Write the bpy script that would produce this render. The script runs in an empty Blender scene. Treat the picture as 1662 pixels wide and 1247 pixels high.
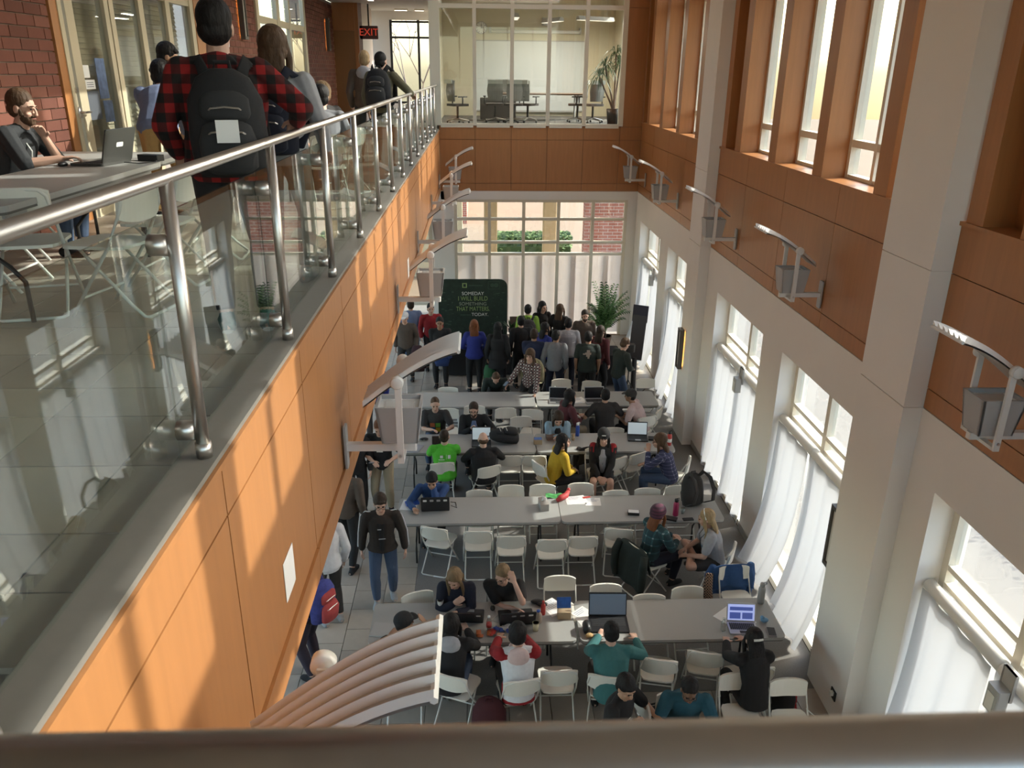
import bpy, math, random
from mathutils import Vector, Matrix
R = math.radians
random.seed(7)
SC = bpy.context.scene
C = SC.collection
# ---------------------------------------------------------------- camera
CAMZ = 6.89
cd = bpy.data.cameras.new('camera'); cam = bpy.data.objects.new('camera', cd); C.objects.link(cam)
r0 = (0.9991914, -0.0391719, 0.0090639); r1 = (0.0057496, 0.3623204, 0.9320359); r2 = (0.0397937, 0.9312301, -0.3622527)
cam.matrix_world = Matrix(((r0[0], r1[0], -r2[0], 0), (r0[1], r1[1], -r2[1], 0), (r0[2], r1[2], -r2[2], CAMZ), (0, 0, 0, 1)))
cd.sensor_width = 36; cd.lens = 1305.9 / 1662 * 36; cd.clip_start = .05; cd.clip_end = 400
cd.dof.use_dof = True; cd.dof.focus_distance = 9.0; cd.dof.aperture_fstop = 10.0
SC.camera = cam
# ---------------------------------------------------------------- light
SUN_DIR = Vector((-1, -.28, -.67))
sd = bpy.data.lights.new('sun', 'SUN'); sd.energy = 4.5; sd.angle = R(.6); sd.color = (1, .95, .86)
so = bpy.data.objects.new('sun', sd); C.objects.link(so); so.rotation_euler = SUN_DIR.to_track_quat('-Z', 'Y').to_euler(); so.location = (20, 5, 20)
W = bpy.data.worlds.new('sky'); SC.world = W; W.use_nodes = True
nt = W.node_tree; bg = nt.nodes['Background']; sky = nt.nodes.new('ShaderNodeTexSky')
sky.sky_type = 'NISHITA'; sky.sun_disc = False; sky.sun_elevation = R(34); sky.sun_rotation = R(74); sky.air_density = 1.3; sky.dust_density = 2.5
nt.links.new(sky.outputs[0], bg.inputs[0]); bg.inputs[1].default_value = .70
SC.view_settings.view_transform = 'Standard'; SC.view_settings.look = 'None'; SC.view_settings.gamma = 1; SC.view_settings.use_curve_mapping = False
SC.view_settings.exposure = .5
SC.cycles.max_bounces = 10; SC.cycles.diffuse_bounces = 5; SC.cycles.transparent_max_bounces = 24; SC.cycles.glossy_bounces = 4
SC.cycles.transmission_bounces = 6; SC.cycles.caustics_reflective = False; SC.cycles.caustics_refractive = False; SC.cycles.sample_clamp_indirect = 6
SC.cycles.use_denoising = True
# ---------------------------------------------------------------- materials
MATS = {}
def mat(name, col, rough=.6, metal=0, noise=0, nscale=8, bump=0, spec=.5, stretch=None, emit=0):
    if name in MATS: return MATS[name]
    m = bpy.data.materials.new(name); m.use_nodes = True; n = m.node_tree; b = n.nodes['Principled BSDF']
    b.inputs['Roughness'].default_value = rough; b.inputs['Metallic'].default_value = metal; b.inputs['Specular IOR Level'].default_value = spec
    c4 = (*col, 1); b.inputs['Base Color'].default_value = c4
    if emit:
        b.inputs['Emission Color'].default_value = c4; b.inputs['Emission Strength'].default_value = emit
    if noise or bump:
        tc = n.nodes.new('ShaderNodeTexCoord'); mp = n.nodes.new('ShaderNodeMapping'); nz = n.nodes.new('ShaderNodeTexNoise')
        if stretch: mp.inputs['Scale'].default_value = stretch
        nz.inputs['Scale'].default_value = nscale; nz.inputs['Detail'].default_value = 5
        n.links.new(tc.outputs['Object'], mp.inputs[0]); n.links.new(mp.outputs[0], nz.inputs[0])
        if noise:
            mx = n.nodes.new('ShaderNodeMixRGB')
            mx.inputs[1].default_value = tuple(max(0, c * (1 - noise)) for c in col) + (1,)
            mx.inputs[2].default_value = tuple(min(1, c * (1 + noise)) for c in col) + (1,)
            n.links.new(nz.outputs[0], mx.inputs[0]); n.links.new(mx.outputs[0], b.inputs['Base Color'])
        if bump:
            bp = n.nodes.new('ShaderNodeBump'); bp.inputs['Strength'].default_value = bump; bp.inputs['Distance'].default_value = .02
            n.links.new(nz.outputs[0], bp.inputs['Height']); n.links.new(bp.outputs[0], b.inputs['Normal'])
    MATS[name] = m; return m
def glassmat(name, tint, base=.045, rough=0):
    m = bpy.data.materials.new(name); m.use_nodes = True; n = m.node_tree; n.nodes.clear(); L = n.links.new
    out = n.nodes.new('ShaderNodeOutputMaterial'); mix = n.nodes.new('ShaderNodeMixShader'); tr = n.nodes.new('ShaderNodeBsdfTransparent'); gl = n.nodes.new('ShaderNodeBsdfGlossy')
    tr.inputs[0].default_value = (*tint, 1); gl.inputs['Roughness'].default_value = rough; gl.inputs[0].default_value = (1, 1, 1, 1)
    lw = n.nodes.new('ShaderNodeLayerWeight'); pw = n.nodes.new('ShaderNodeMath'); pw.operation = 'POWER'; pw.inputs[1].default_value = 5
    lw.inputs[0].default_value = .5
    ma = n.nodes.new('ShaderNodeMath'); ma.operation = 'MULTIPLY_ADD'; ma.inputs[1].default_value = 1 - base; ma.inputs[2].default_value = base
    L(lw.outputs['Facing'], pw.inputs[0]); L(pw.outputs[0], ma.inputs[0]); L(ma.outputs[0], mix.inputs[0]); L(tr.outputs[0], mix.inputs[1]); L(gl.outputs[0], mix.inputs[2]); L(mix.outputs[0], out.inputs[0])
    MATS[name] = m; return m
def clothmat(name, col, trans=.5):
    m = bpy.data.materials.new(name); m.use_nodes = True; n = m.node_tree; n.nodes.clear(); L = n.links.new
    out = n.nodes.new('ShaderNodeOutputMaterial'); mix = n.nodes.new('ShaderNodeMixShader'); d = n.nodes.new('ShaderNodeBsdfDiffuse'); t = n.nodes.new('ShaderNodeBsdfTranslucent')
    d.inputs[0].default_value = (*col, 1); t.inputs[0].default_value = (*col, 1); mix.inputs[0].default_value = trans
    L(d.outputs[0], mix.inputs[1]); L(t.outputs[0], mix.inputs[2]); L(mix.outputs[0], out.inputs[0]); MATS[name] = m; return m
def plaid(name, base, dark, line, sx=14, sz=14, kind='check'):
    m = bpy.data.materials.new(name); m.use_nodes = True; n = m.node_tree; b = n.nodes['Principled BSDF']; b.inputs['Roughness'].default_value = .9; L = n.links.new
    tc = n.nodes.new('ShaderNodeTexCoord'); sp = n.nodes.new('ShaderNodeSeparateXYZ'); L(tc.outputs['Object'], sp.inputs[0])
    def band(o, s, thr):
        a = n.nodes.new('ShaderNodeMath'); a.operation = 'MULTIPLY'; a.inputs[1].default_value = s; L(sp.outputs[o], a.inputs[0])
        f = n.nodes.new('ShaderNodeMath'); f.operation = 'FRACT'; L(a.outputs[0], f.inputs[0])
        g = n.nodes.new('ShaderNodeMath'); g.operation = 'GREATER_THAN'; g.inputs[1].default_value = thr; L(f.outputs[0], g.inputs[0]); return g
    thr = .5 if kind == 'check' else .82
    gx = band(0, sx, thr); gz = band(2, sz, thr)
    ad = n.nodes.new('ShaderNodeMath'); ad.operation = 'ADD'; L(gx.outputs[0], ad.inputs[0]); L(gz.outputs[0], ad.inputs[1])
    hf = n.nodes.new('ShaderNodeMath'); hf.operation = 'MULTIPLY'; hf.inputs[1].default_value = .5; L(ad.outputs[0], hf.inputs[0])
    cr = n.nodes.new('ShaderNodeValToRGB'); cr.color_ramp.interpolation = 'CONSTANT'; e = cr.color_ramp.elements
    e[0].position = 0; e[0].color = (*base, 1); e[1].position = .4; e[1].color = (*dark, 1); k = e.new(.9); k.color = (*line, 1)
    L(hf.outputs[0], cr.inputs[0]); L(cr.outputs[0], b.inputs['Base Color']); MATS[name] = m; return m
def brickmat(name, c1, c2, mortar, scale=1, bw=.3, bh=.1):
    m = bpy.data.materials.new(name); m.use_nodes = True; n = m.node_tree; b = n.nodes['Principled BSDF']; b.inputs['Roughness'].default_value = .9; L = n.links.new
    tc = n.nodes.new('ShaderNodeTexCoord'); sp = n.nodes.new('ShaderNodeSeparateXYZ'); ad = n.nodes.new('ShaderNodeMath'); cb = n.nodes.new('ShaderNodeCombineXYZ'); bt = n.nodes.new('ShaderNodeTexBrick')
    L(tc.outputs['Object'], sp.inputs[0]); L(sp.outputs[0], ad.inputs[0]); L(sp.outputs[1], ad.inputs[1]); L(ad.outputs[0], cb.inputs[0]); L(sp.outputs[2], cb.inputs[1]); L(cb.outputs[0], bt.inputs[0])
    bt.inputs['Color1'].default_value = (*c1, 1); bt.inputs['Color2'].default_value = (*c2, 1); bt.inputs['Mortar'].default_value = (*mortar, 1); bt.inputs['Scale'].default_value = scale
    bt.inputs['Brick Width'].default_value = bw; bt.inputs['Row Height'].default_value = bh; bt.inputs['Mortar Size'].default_value = .008; L(bt.outputs[0], b.inputs['Base Color']); MATS[name] = m; return m
WOOD = mat('honey_wood', (.405, .175, .062), .38, noise=.16, nscale=3, stretch=(6, 6, .5))
WOODD = mat('wood_joint', (.16, .07, .03), .7)
CREAM = mat('cream_paint', (.80, .765, .72), .7, noise=.03, nscale=2)
FRAME = mat('cream_metal_frame', (.72, .66, .54), .45)
WHITE = mat('white_plaster', (.78, .76, .72), .8)
CURB = mat('grey_curb', (.21, .195, .172), .6, noise=.06, nscale=20)
STEEL = mat('brushed_steel', (.62, .58, .54), .34, 1)
GREYM = mat('grey_painted_metal', (.42, .41, .40), .45)
LAMPW = mat('warm_white_metal', (.74, .72, .68), .5)
TILE = [mat('stone_tile_%s' % k, c, .35, noise=.10, nscale=9) for k, c in (('light', (.42, .365, .30)), ('mid', (.385, .335, .28)), ('dark', (.35, .305, .255)))]
GROUT = mat('grout', (.14, .13, .115), .9)
CARPET = mat('dark_carpet', (.19, .178, .165), .95, noise=.25, nscale=60)
GLASS = glassmat('rail_glass', (.90, .95, .93), .06)
PANE = glassmat('window_glass', (.93, .96, .96), .04)
CURT = clothmat('white_curtain', (.56, .575, .61), .30)
SHADE = clothmat('shade_cloth', (.72, .64, .60), .42)
BRK = [mat('brick_%s' % k, c, .9, noise=.12, nscale=30) for k, c in (('red', (.17, .058, .038)), ('brown', (.135, .046, .03)), ('pale', (.20, .075, .05)))]
MORT = mat('mortar', (.26, .20, .155), .95)
BLK = mat('black_plastic', (.012, .012, .013), .45)
BLKM = mat('black_metal', (.02, .02, .02), .5)
CHW = mat('white_chair_plastic', (.80, .78, .70), .42)
CHM = mat('white_chair_tube', (.74, .73, .68), .35)
TTOP = mat('grey_beige_table_top', (.36, .36, .345), .42, noise=.03, nscale=5)
TEDGE = mat('dark_table_edge', (.10, .095, .085), .6)
# ---------------------------------------------------------------- mesh helpers
class MB:
    def __init__(s): s.v = []; s.f = []
    def box(s, x0, y0, z0, x1, y1, z1):
        x0, x1 = min(x0, x1), max(x0, x1); y0, y1 = min(y0, y1), max(y0, y1); z0, z1 = min(z0, z1), max(z0, z1)
        b = len(s.v); s.v += [(x0, y0, z0), (x1, y0, z0), (x1, y1, z0), (x0, y1, z0), (x0, y0, z1), (x1, y0, z1), (x1, y1, z1), (x0, y1, z1)]
        s.f += [tuple(b + i for i in q) for q in ((3, 2, 1, 0), (4, 5, 6, 7), (0, 1, 5, 4), (1, 2, 6, 5), (2, 3, 7, 6), (3, 0, 4, 7))]; return s
    def hexa(s, pts):
        b = len(s.v); s.v += [tuple(p) for p in pts]
        s.f += [tuple(b + i for i in q) for q in ((3, 2, 1, 0), (4, 5, 6, 7), (0, 1, 5, 4), (1, 2, 6, 5), (2, 3, 7, 6), (3, 0, 4, 7))]; return s
    def loft(s, pts, rad, side=None, n=10, cap=True):
        P = [Vector(p) for p in pts]; b = len(s.v); k = len(P)
        for i in range(k):
            t = (P[min(i + 1, k - 1)] - P[max(i - 1, 0)])
            t = t.normalized() if t.length > 1e-9 else Vector((0, 0, 1))
            sd = Vector(side) if side is not None else (Vector((0, 0, 1)) if abs(t.z) < .9 else Vector((1, 0, 0)))
            a = (sd - t * sd.dot(t))
            a = a.normalized() if a.length > 1e-6 else t.orthogonal().normalized()
            c = t.cross(a); r = rad[i] if hasattr(rad, '__len__') else rad
            ra, rb = r if hasattr(r, '__len__') else (r, r)
            for j in range(n):
                w = 2 * math.pi * j / n; s.v.append(tuple(P[i] + a * (math.cos(w) * ra) + c * (math.sin(w) * rb)))
        for i in range(k - 1):
            for j in range(n):
                j2 = (j + 1) % n; s.f.append((b + i * n + j, b + i * n + j2, b + (i + 1) * n + j2, b + (i + 1) * n + j))
        if cap: s.f.append(tuple(b + j for j in range(n - 1, -1, -1))); s.f.append(tuple(b + (k - 1) * n + j for j in range(n)))
        return s
    def cap(s, p0, a, p1, c, n=8):
        p0 = Vector(p0); p1 = Vector(p1); d = (p1 - p0); d = d.normalized() if d.length > 1e-6 else Vector((0, 0, 1))
        return s.loft([p0 - d * a * .92, p0 - d * a * .6, p0, p1, p1 + d * c * .6, p1 + d * c * .92], [a * .36, a * .8, a, c, c * .8, c * .36], n=n)
    def ell(s, c, r, rot=None, n=12, m=8):
        b = len(s.v); c = Vector(c)
        for i in range(m + 1):
            th = math.pi * (i + (.12 if i == 0 else -.12 if i == m else 0)) / m
            for j in range(n):
                w = 2 * math.pi * j / n; p = Vector((r[0] * math.sin(th) * math.cos(w), r[1] * math.sin(th) * math.sin(w), r[2] * math.cos(th)))
                if rot is not None: p = rot @ p
                s.v.append(tuple(c + p))
        for i in range(m):
            for j in range(n):
                j2 = (j + 1) % n; s.f.append((b + i * n + j, b + (i + 1) * n + j, b + (i + 1) * n + j2, b + i * n + j2))
        s.f.append(tuple(b + j for j in range(n))); s.f.append(tuple(b + m * n + j for j in range(n - 1, -1, -1))); return s
    def prism(s, poly, z0, z1, axis='z'):
        b = len(s.v); n = len(poly)
        for z in (z0, z1):
            for (p, q) in poly: s.v.append((p, q, z) if axis == 'z' else (z, p, q) if axis == 'x' else (q, z, p))
        s.f.append(tuple(b + i for i in range(n - 1, -1, -1))); s.f.append(tuple(b + n + i for i in range(n)))
        for i in range(n): j = (i + 1) % n; s.f.append((b + i, b + j, b + n + j, b + n + i))
        return s
    def rbox(s, x0, y0, z0, x1, y1, z1, r=.02, k=3, axis='z'):
        return s.prism(rrect(x0, y0, x1, y1, r, k), z0, z1, axis)
    def grid(s, fn, nu, nv):
        b = len(s.v)
        for i in range(nu + 1):
            for j in range(nv + 1): s.v.append(tuple(fn(i / nu, j / nv)))
        for i in range(nu):
            for j in range(nv): a = b + i * (nv + 1) + j; s.f.append((a, a + nv + 1, a + nv + 2, a + 1))
        return s
    def tf(s, M_, i0=0):
        s.v[i0:] = [tuple(M_ @ Vector(p)) for p in s.v[i0:]]; return s
def rrect(x0, y0, x1, y1, r, k=3):
    o = []
    for cx_, cy_, a0 in ((x1 - r, y1 - r, 0), (x0 + r, y1 - r, 90), (x0 + r, y0 + r, 180), (x1 - r, y0 + r, 270)):
        for i in range(k + 1): a = R(a0 + 90 * i / k); o.append((cx_ + r * math.cos(a), cy_ + r * math.sin(a)))
    return o
def mesh(name, mb, m, smooth=False):
    me = bpy.data.meshes.new(name); me.from_pydata(mb.v, [], mb.f); me.materials.append(m)
    if smooth: me.polygons.foreach_set('use_smooth', [True] * len(me.polygons))
    me.update(); return me
def link(name, me, parent=None, loc=None, rz=0):
    o = bpy.data.objects.new(name, me); C.objects.link(o)
    if parent is not None: o.parent = parent
    if loc is not None: o.location = loc
    if rz: o.rotation_euler = (0, 0, rz)
    return o
def ob(name, mb, m, parent=None, smooth=False, loc=None, rz=0): return link(name, mesh(name, mb, m, smooth), parent, loc, rz)
def tag(o, label, cat, group=None):
    o['label'] = label; o['category'] = cat
    if group: o['group'] = group
    return o
def thing(name, label, cat, loc=(0, 0, 0), rz=0, group=None):
    o = bpy.data.objects.new(name, None); o.empty_display_size = .1; C.objects.link(o); o.location = loc; o.rotation_euler = (0, 0, rz); return tag(o, label, cat, group)
def struct(name, mb, m, parent=None):
    o = ob(name, mb, m, parent)
    if parent is None: o['kind'] = 'structure'
    return o
def sroot(name):
    o = bpy.data.objects.new(name, None); C.objects.link(o); o['kind'] = 'structure'; return o
def dup(root, loc, rz, label, group=None):
    r = root.copy(); C.objects.link(r); r.location = loc; r.rotation_euler = (0, 0, rz); r['label'] = label
    if group: r['group'] = group
    for ch in list(root.children):
        c = ch.copy(); C.objects.link(c); c.parent = r
        for g in list(ch.children): d = g.copy(); C.objects.link(d); d.parent = c
    return r
def B(*a): return MB().box(*a)
F2 = 5.43
# ---------------------------------------------------------------- setting: ground floor
g = struct('floor_ground', B(-6, -6, -.25, 4.19, 21.5, -.03), GROUT)
cp = struct('floor_carpet', B(-.94, 7.55, -.03, 4.19, 17.6, 0), CARPET)
struct('floor_passage', MB().box(-6, -6, -.03, -3.045, 21.5, -.002).box(-3.045, 1, -.03, 4.19, 5.44, -.002), TILE[1])
tm = {}
def tile(parent, x, y, z, w, d, t, k):
    key = (round(w, 3), round(d, 3), k)
    if key not in tm: tm[key] = mesh('tile', MB().box(.004, .004, -t, w - .004, d - .004, 0), TILE[k])
    link('tile', tm[key], parent, (x, y, z))
for j in range(32):
    for i in range(5):
        tile(g, -3.04 + .42 * i, 7.55 + .42 * j + (.0 if i % 2 else .14), -.002, .42, .42, .03, random.randrange(3))
for j in range(5):
    for i in range(14): tile(g, -2.6 + .486 * i, 5.45 + .42 * j, -.002, .486, .42, .03, random.randrange(3))
for j in range(9):
    for i in range(10): tile(g, -.94 + .513 * i, 17.6 + .43 * j, -.002, .513, .43, .03, random.randrange(3))
# balcony slab and tiles
bs = struct('floor_balcony', B(-4, -4, 5.1, -1.02, 27.5, F2 - .02), GROUT)
ys = [1.73, 2.06, 2.39, 2.89, 3.38, 3.73]
while ys[-1] < 22: ys += [ys[-1] + .5, ys[-1] + 1.0, ys[-1] + 1.34]
for j in range(len(ys) - 1):
    for i, (xa, xb) in enumerate(((-1.41, -1.13), (-1.91, -1.41), (-2.41, -1.91), (-2.91, -2.41), (-3.41, -2.91), (-4, -3.41))):
        tile(bs, xa, ys[j], F2, xb - xa, round(ys[j + 1] - ys[j], 2), .025, random.randrange(3))
struct('floor_bridge', B(-1.02, -4, 5.1, 4.6, .28, F2), CURB)
struct('trim_curb_bridge', B(-1.0, .25, 4.6, 4.19, .42, 5.5), CURB)
# ---------------------------------------------------------------- wall_left: wood fascia under the balcony rail
wl = struct('wall_left', B(-1.12, .42, 3.97, -1.02, 21.5, 5.44), WOODD)
pj = [.42, 1.40] + [2.82 + 1.445 * i for i in range(13)] + [21.5]
for a_, b_ in zip(pj[:-1], pj[1:]):
    for z0, z1 in ((4.17, 5.236), (5.246, 5.46)):
        ob('panel', B(-1.03, a_ + .005, z0, -1.0, b_ - .005, z1), WOOD, wl)
    ob('bottom_rail', MB().hexa([(-1.12, a_ + .003, 3.95), (-.995, a_ + .003, 3.95), (-.995, b_ - .003, 3.95), (-1.12, b_ - .003, 3.95), (-1.12, a_ + .003, 4.16), (-.985, a_ + .003, 4.16), (-.985, b_ - .003, 4.16), (-1.12, b_ - .003, 4.16)]), WOOD, wl)
ob('top_lip', B(-1.05, .42, 5.46, -.985, 21.5, 5.485), WOOD, wl)
struct('trim_balcony_curb', MB().box(-1.15, .3, 5.38, -1.056, 21.5, 5.51).box(-1.056, .3, 5.487, -1.0, 21.5, 5.51), CURB)
# under balcony ceiling and walls of the passage
struct('ceiling_passage', B(-6, -4, 3.85, -1.12, 21.5, 3.95), WHITE)
wpp = MB().box(-6.2, -4, 0, -6, 21.5, .25).box(-6.2, -4, 3.45, -6, 21.5, 3.95); wy = [-4, -2, 1.5, 2, 5.5, 6, 9.5, 10, 13.5, 14, 17.5, 18, 21.2, 21.5]
for a_, b_ in zip(wy[0::2], wy[1::2]): wpp.box(-6.2, a_, .25, -6, b_, 3.45)
struct('wall_passage', wpp, CREAM)
for i, (a_, b_) in enumerate(zip(wy[1:-1:2], wy[2:-1:2])):  # unseen passage windows, added so daylight brightens the ground floor
    w = sroot('window_%d' % (60 + i))
    for y in (a_ + .04, (a_ + b_) / 2, b_ - .04): ob('mullion', B(-6.14, y - .04, .25, -6.04, y + .04, 3.45), FRAME, w)
    ob('pane', B(-6.1, a_, .25, -6.09, b_, 3.45), PANE, w)
# ---------------------------------------------------------------- end wall
YE = 21.5
we = sroot('wall_end')
ob('wall_body', MB().box(-1.0, YE + .02, 3.97, 4.6, YE + .3, 5.6).box(3.66, YE + .02, 5.6, 4.6, YE + .3, 8.75).box(-1.0, YE + .02, 9.3, 4.6, YE + .3, 14).box(3.66, YE + .02, 8.75, 4.6, YE + .3, 9.3), WOODD, we)
exs = [-1.0, -.09, .84, 1.76, 2.69, 3.63, 4.19]
for a_, b_ in zip(exs[:-1], exs[1:]):
    for z0, z1 in ((3.965, 4.155), (4.165, 5.25), (5.26, 5.58)):
        ob('panel', B(a_ + .005, YE, z0, b_ - .005, YE + .03, z1), WOOD, we)
for z0, z1 in ((5.59, 8.36), (8.37, 11)): ob('panel', B(3.66, YE, z0, 4.19, YE + .03, z1), WOOD, we)
ob('upper_panel', B(-1.0, YE, 9.3, 3.65, YE + .03, 14), CREAM, we)
ob('cream_band', MB().box(-1.0, YE, 3.74, 4.6, YE + .3, 3.96).box(3.95, YE, 0, 4.6, YE + .3, 3.74).box(-1.25, YE, 0, -.66, YE + .3, 3.95), CREAM, we)
# lower end window
w = sroot('window_1')
fr = MB(); hx = [-.62, .275, 1.19, 2.12, 3.04, 3.92]; hz = [0, 2.28, 2.60, 3.22, 3.70]
for x in hx: fr = MB(); fr.box(x - .04, YE + .03, 0, x + .04, YE + .16, 3.74); ob('mullion', fr, FRAME, w)
for z in hz[1:]:
    for a_, b_ in zip(hx[:-1], hx[1:]): ob('transom', B(a_ + .04, YE + .04, z - .035, b_ - .04, YE + .15, z + .035), FRAME, w)
for a_, b_ in zip(hx[:-1], hx[1:]):
    for z0, z1 in zip(hz[:-1], hz[1:]): ob('pane', B(a_ + .03, YE + .09, z0 + .02, b_ - .03, YE + .1, z1 - .02), PANE, w)
for k, (a_, b_) in enumerate(zip(hx[:-1], hx[1:])):
    for q in range(2):
        xa = a_ + .0 + q * (b_ - a_) * .43; xb = xa + (b_ - a_) * .57
        def cur(u, v, xa=xa, xb=xb, q=q): return (xa + (xb - xa) * u, YE + .185 + .02 * q + .004 * math.sin(u * 9), .03 + 2.22 * v)
        o = ob('roller_shade', MB().grid(cur, 8, 2), SHADE); tag(o, 'cream fabric shade strip hanging behind the end window, %s strip from the left' % ['first', 'second', 'third', 'fourth', 'fifth', 'sixth', 'seventh', 'eighth', 'ninth', 'tenth'][k * 2 + q], 'shade', 'shade strips at the end window')
# passage end window (left of the big one, below the balcony)
w = sroot('window_2')
px = [-5.8, -4.2, -2.75, -1.3]
for x in px: ob('mullion', B(x - .05, YE + .03, 0, x + .05, YE + .16, 3.85), FRAME, w)
for z in (.9, 2.1, 3.0, 3.75):
    for a_, b_ in zip(px[:-1], px[1:]): ob('transom', B(a_ + .05, YE + .04, z - .04, b_ - .05, YE + .15, z + .04), FRAME, w)
for a_, b_ in zip(px[:-1], px[1:]): ob('pane', B(a_ + .04, YE + .09, .02, b_ - .04, YE + .1, 3.8), PANE, w)
# conference room glazing
w = sroot('window_3')
cx_ = [-1.0, -.09, .84, 1.76, 2.69, 3.63]
for i, x in enumerate(cx_):
    t = .045 if 0 < i < 5 else .06
    ob('mullion', B(x - t, YE - .04, 5.6, x + t, YE + .1, 9.3), FRAME, w)
for z, t in ((5.6, .05), (8.36, .05), (9.25, .05)):
    for a_, b_ in zip(cx_[:-1], cx_[1:]): ob('transom', B(a_ + .045, YE - .035, z - t, b_ - .045, YE + .09, z + t), FRAME, w)
for a_, b_ in zip(cx_[:-1], cx_[1:]):
    for z0, z1 in ((5.64, 8.32), (8.4, 9.22)): ob('pane', B(a_ + .04, YE + .02, z0, b_ - .04, YE + .03, z1), PANE, w)
ob('corner_post', B(-1.2, YE - .05, 5.43, -1.06, YE + .12, 9.3), FRAME, w)
# conference room shell
YB = 26.8
WARM = mat('conference_wall', (.62, .56, .42), .8)
struct('floor_conference', B(-1.1, YE + .3, 5.2, 4.6, YB, 5.58), mat('conference_carpet', (.13, .12, .11), .95))
struct('ceiling_conference', MB().box(-1.1, YE + .3, 8.95, 4.6, YB, 9.05), WHITE)
wb_ = struct('wall_conference_back', B(-1.1, YB, F2, 4.8, YB + .15, 9.05), WARM)
struct('wall_conference_left', MB().box(-1.16, YE + .12, F2, -1.08, YE + 1.6, 9.05).box(-1.16, YE + 3.2, F2, -1.08, YB, 9.05).box(-1.16, YE + 1.6, F2, -1.08, YE + 3.2, 6.3).box(-1.16, YE + 1.6, 8.0, -1.08, YE + 3.2, 9.05), WARM)
w = sroot('window_4')
for y0, y1 in ((22.1, 23.5), (23.9, 25.3)):
    ob('frame', MB().box(4.42, y0, 5.6, 4.5, y0 + .07, 9).box(4.42, y1 - .07, 5.6, 4.5, y1, 9).box(4.42, y0, 5.6, 4.5, y1, 5.68).box(4.42, y0, 6.1, 4.5, y1, 6.17).box(4.42, y0, 8.2, 4.5, y1, 8.27), FRAME, w)
    ob('pane', B(4.45, y0, 5.6, 4.46, y1, 9), PANE, w)
struct('wall_conference_right', MB().box(4.2, 21.8, F2, 4.6, 22.1, 9).box(4.2, 23.5, F2, 4.6, 23.9, 9).box(4.2, 25.3, F2, 4.6, YB, 9).box(4.2, 22.1, F2, 4.6, 25.3, 5.6), WARM)
# ---------------------------------------------------------------- right wall
XR = 4.19; XO = 4.62
wr = sroot('wall_right')
cols = [(-.6, .3), (6.86, 7.78), (14.33, 15.15)]
for a_, b_ in cols: struct('column', MB().box(4.0, a_, 0, XO, b_, 3.957).box(4.0, a_, 3.967, XO, b_, 5.27).box(4.0, a_, 5.28, XO, b_, 14).box(4.015, a_ + .01, 0, XO, b_ - .01, 14), CREAM)
lw_ = [(.95, 3.2), (4.1, 6.4), (8.15, 10.4), (11.2, 13.64), (15.3, 17.6), (18.4, 20.8)]
cb = MB().box(XR, -4, 3.3, XO, 21.5, 3.955)
e = [-4] + [q for p in lw_ for q in p] + [21.5]
for a_, b_ in zip(e[0::2], e[1::2]): cb.box(XR, a_, 0, XO, b_, 3.3)
ob('cream_wall', cb, CREAM, wr)
ob('wood_core', B(XR + .02, -4, 3.965, XO, 21.5, 5.68), WOODD, wr)
fins2 = [8.27, 9.95, 11.6, 13.23]
bays = [(.3, 6.86, [f_ - 7.46 for f_ in fins2]), (7.78, 14.33, fins2), (15.15, 21.5, [15.85, 17.44, 19.1, 20.6])]
for a_, b_, fs in bays:
    js = [a_] + [x for x in ((9.37, 11.08, 12.74) if a_ == 7.78 else (1.91, 3.62, 5.28) if a_ < 1 else (16.7, 18.29, 19.9))] + [b_]
    for p, q in zip(js[:-1], js[1:]):
        for z0, z1 in ((3.965, 4.155), (4.165, 5.25), (5.26, 5.68)): ob('panel', B(XR, p + .005, z0, XR + .03, q - .005, z1), WOOD, wr)
    ob('sill', B(XR - .02, a_, 5.68, XO, b_, 5.715), WOOD, wr)
    # fins (deep wood mullions) and cream window frames between them
    alln = [(a_, a_ + .12)] + [(f_, f_ + .29) for f_ in fs] + ([(b_ - .3, b_ - .06)] if b_ < 21 else [(b_ - .2, b_)])
    for p, q in alln: ob('fin', B(XR, p, 5.715, XO - .03, q, 13.9), WOOD, wr)
    ob('recess_panel', B(XO - .16, fs[-1] + .29, 5.715, XO - .06, b_ - .06, 13.9), WOOD, wr)
wn = 5
for a_, b_, fs in bays:
    ed = [a_ + .12] + [q for f_ in fs for q in (f_, f_ + .29)]
    gaps = list(zip(ed[0::2], ed[1::2])); gaps = [gp for gp in gaps if gp[1] - gp[0] > .25]
    for p, q in gaps:
        w = sroot('window_%d' % wn); wn += 1
        x0, x1 = XO - .14, XO - .02
        m_ = p + (q - p) * .5
        zs = [5.715, 6.12, 8.25, 9.3, 11, 13.9]
        wide = q - p > .8
        for y0, y1 in ((p, p + .07), (q - .07, q)) + (((m_ - .035, m_ + .035),) if wide else ()): ob('mullion', B(x0, y0, 5.715, x1, y1, 13.9), FRAME, w)
        for z in zs[:-1]: ob('transom', B(x0 + .005, p + .07, z - (.0 if z == zs[0] else .04), x1 - .005, q - .07, z + .045), FRAME, w)
        ob('pane', B(XO - .085, p + .03, 5.73, XO - .075, q - .03, 13.88), PANE, w)
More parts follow.
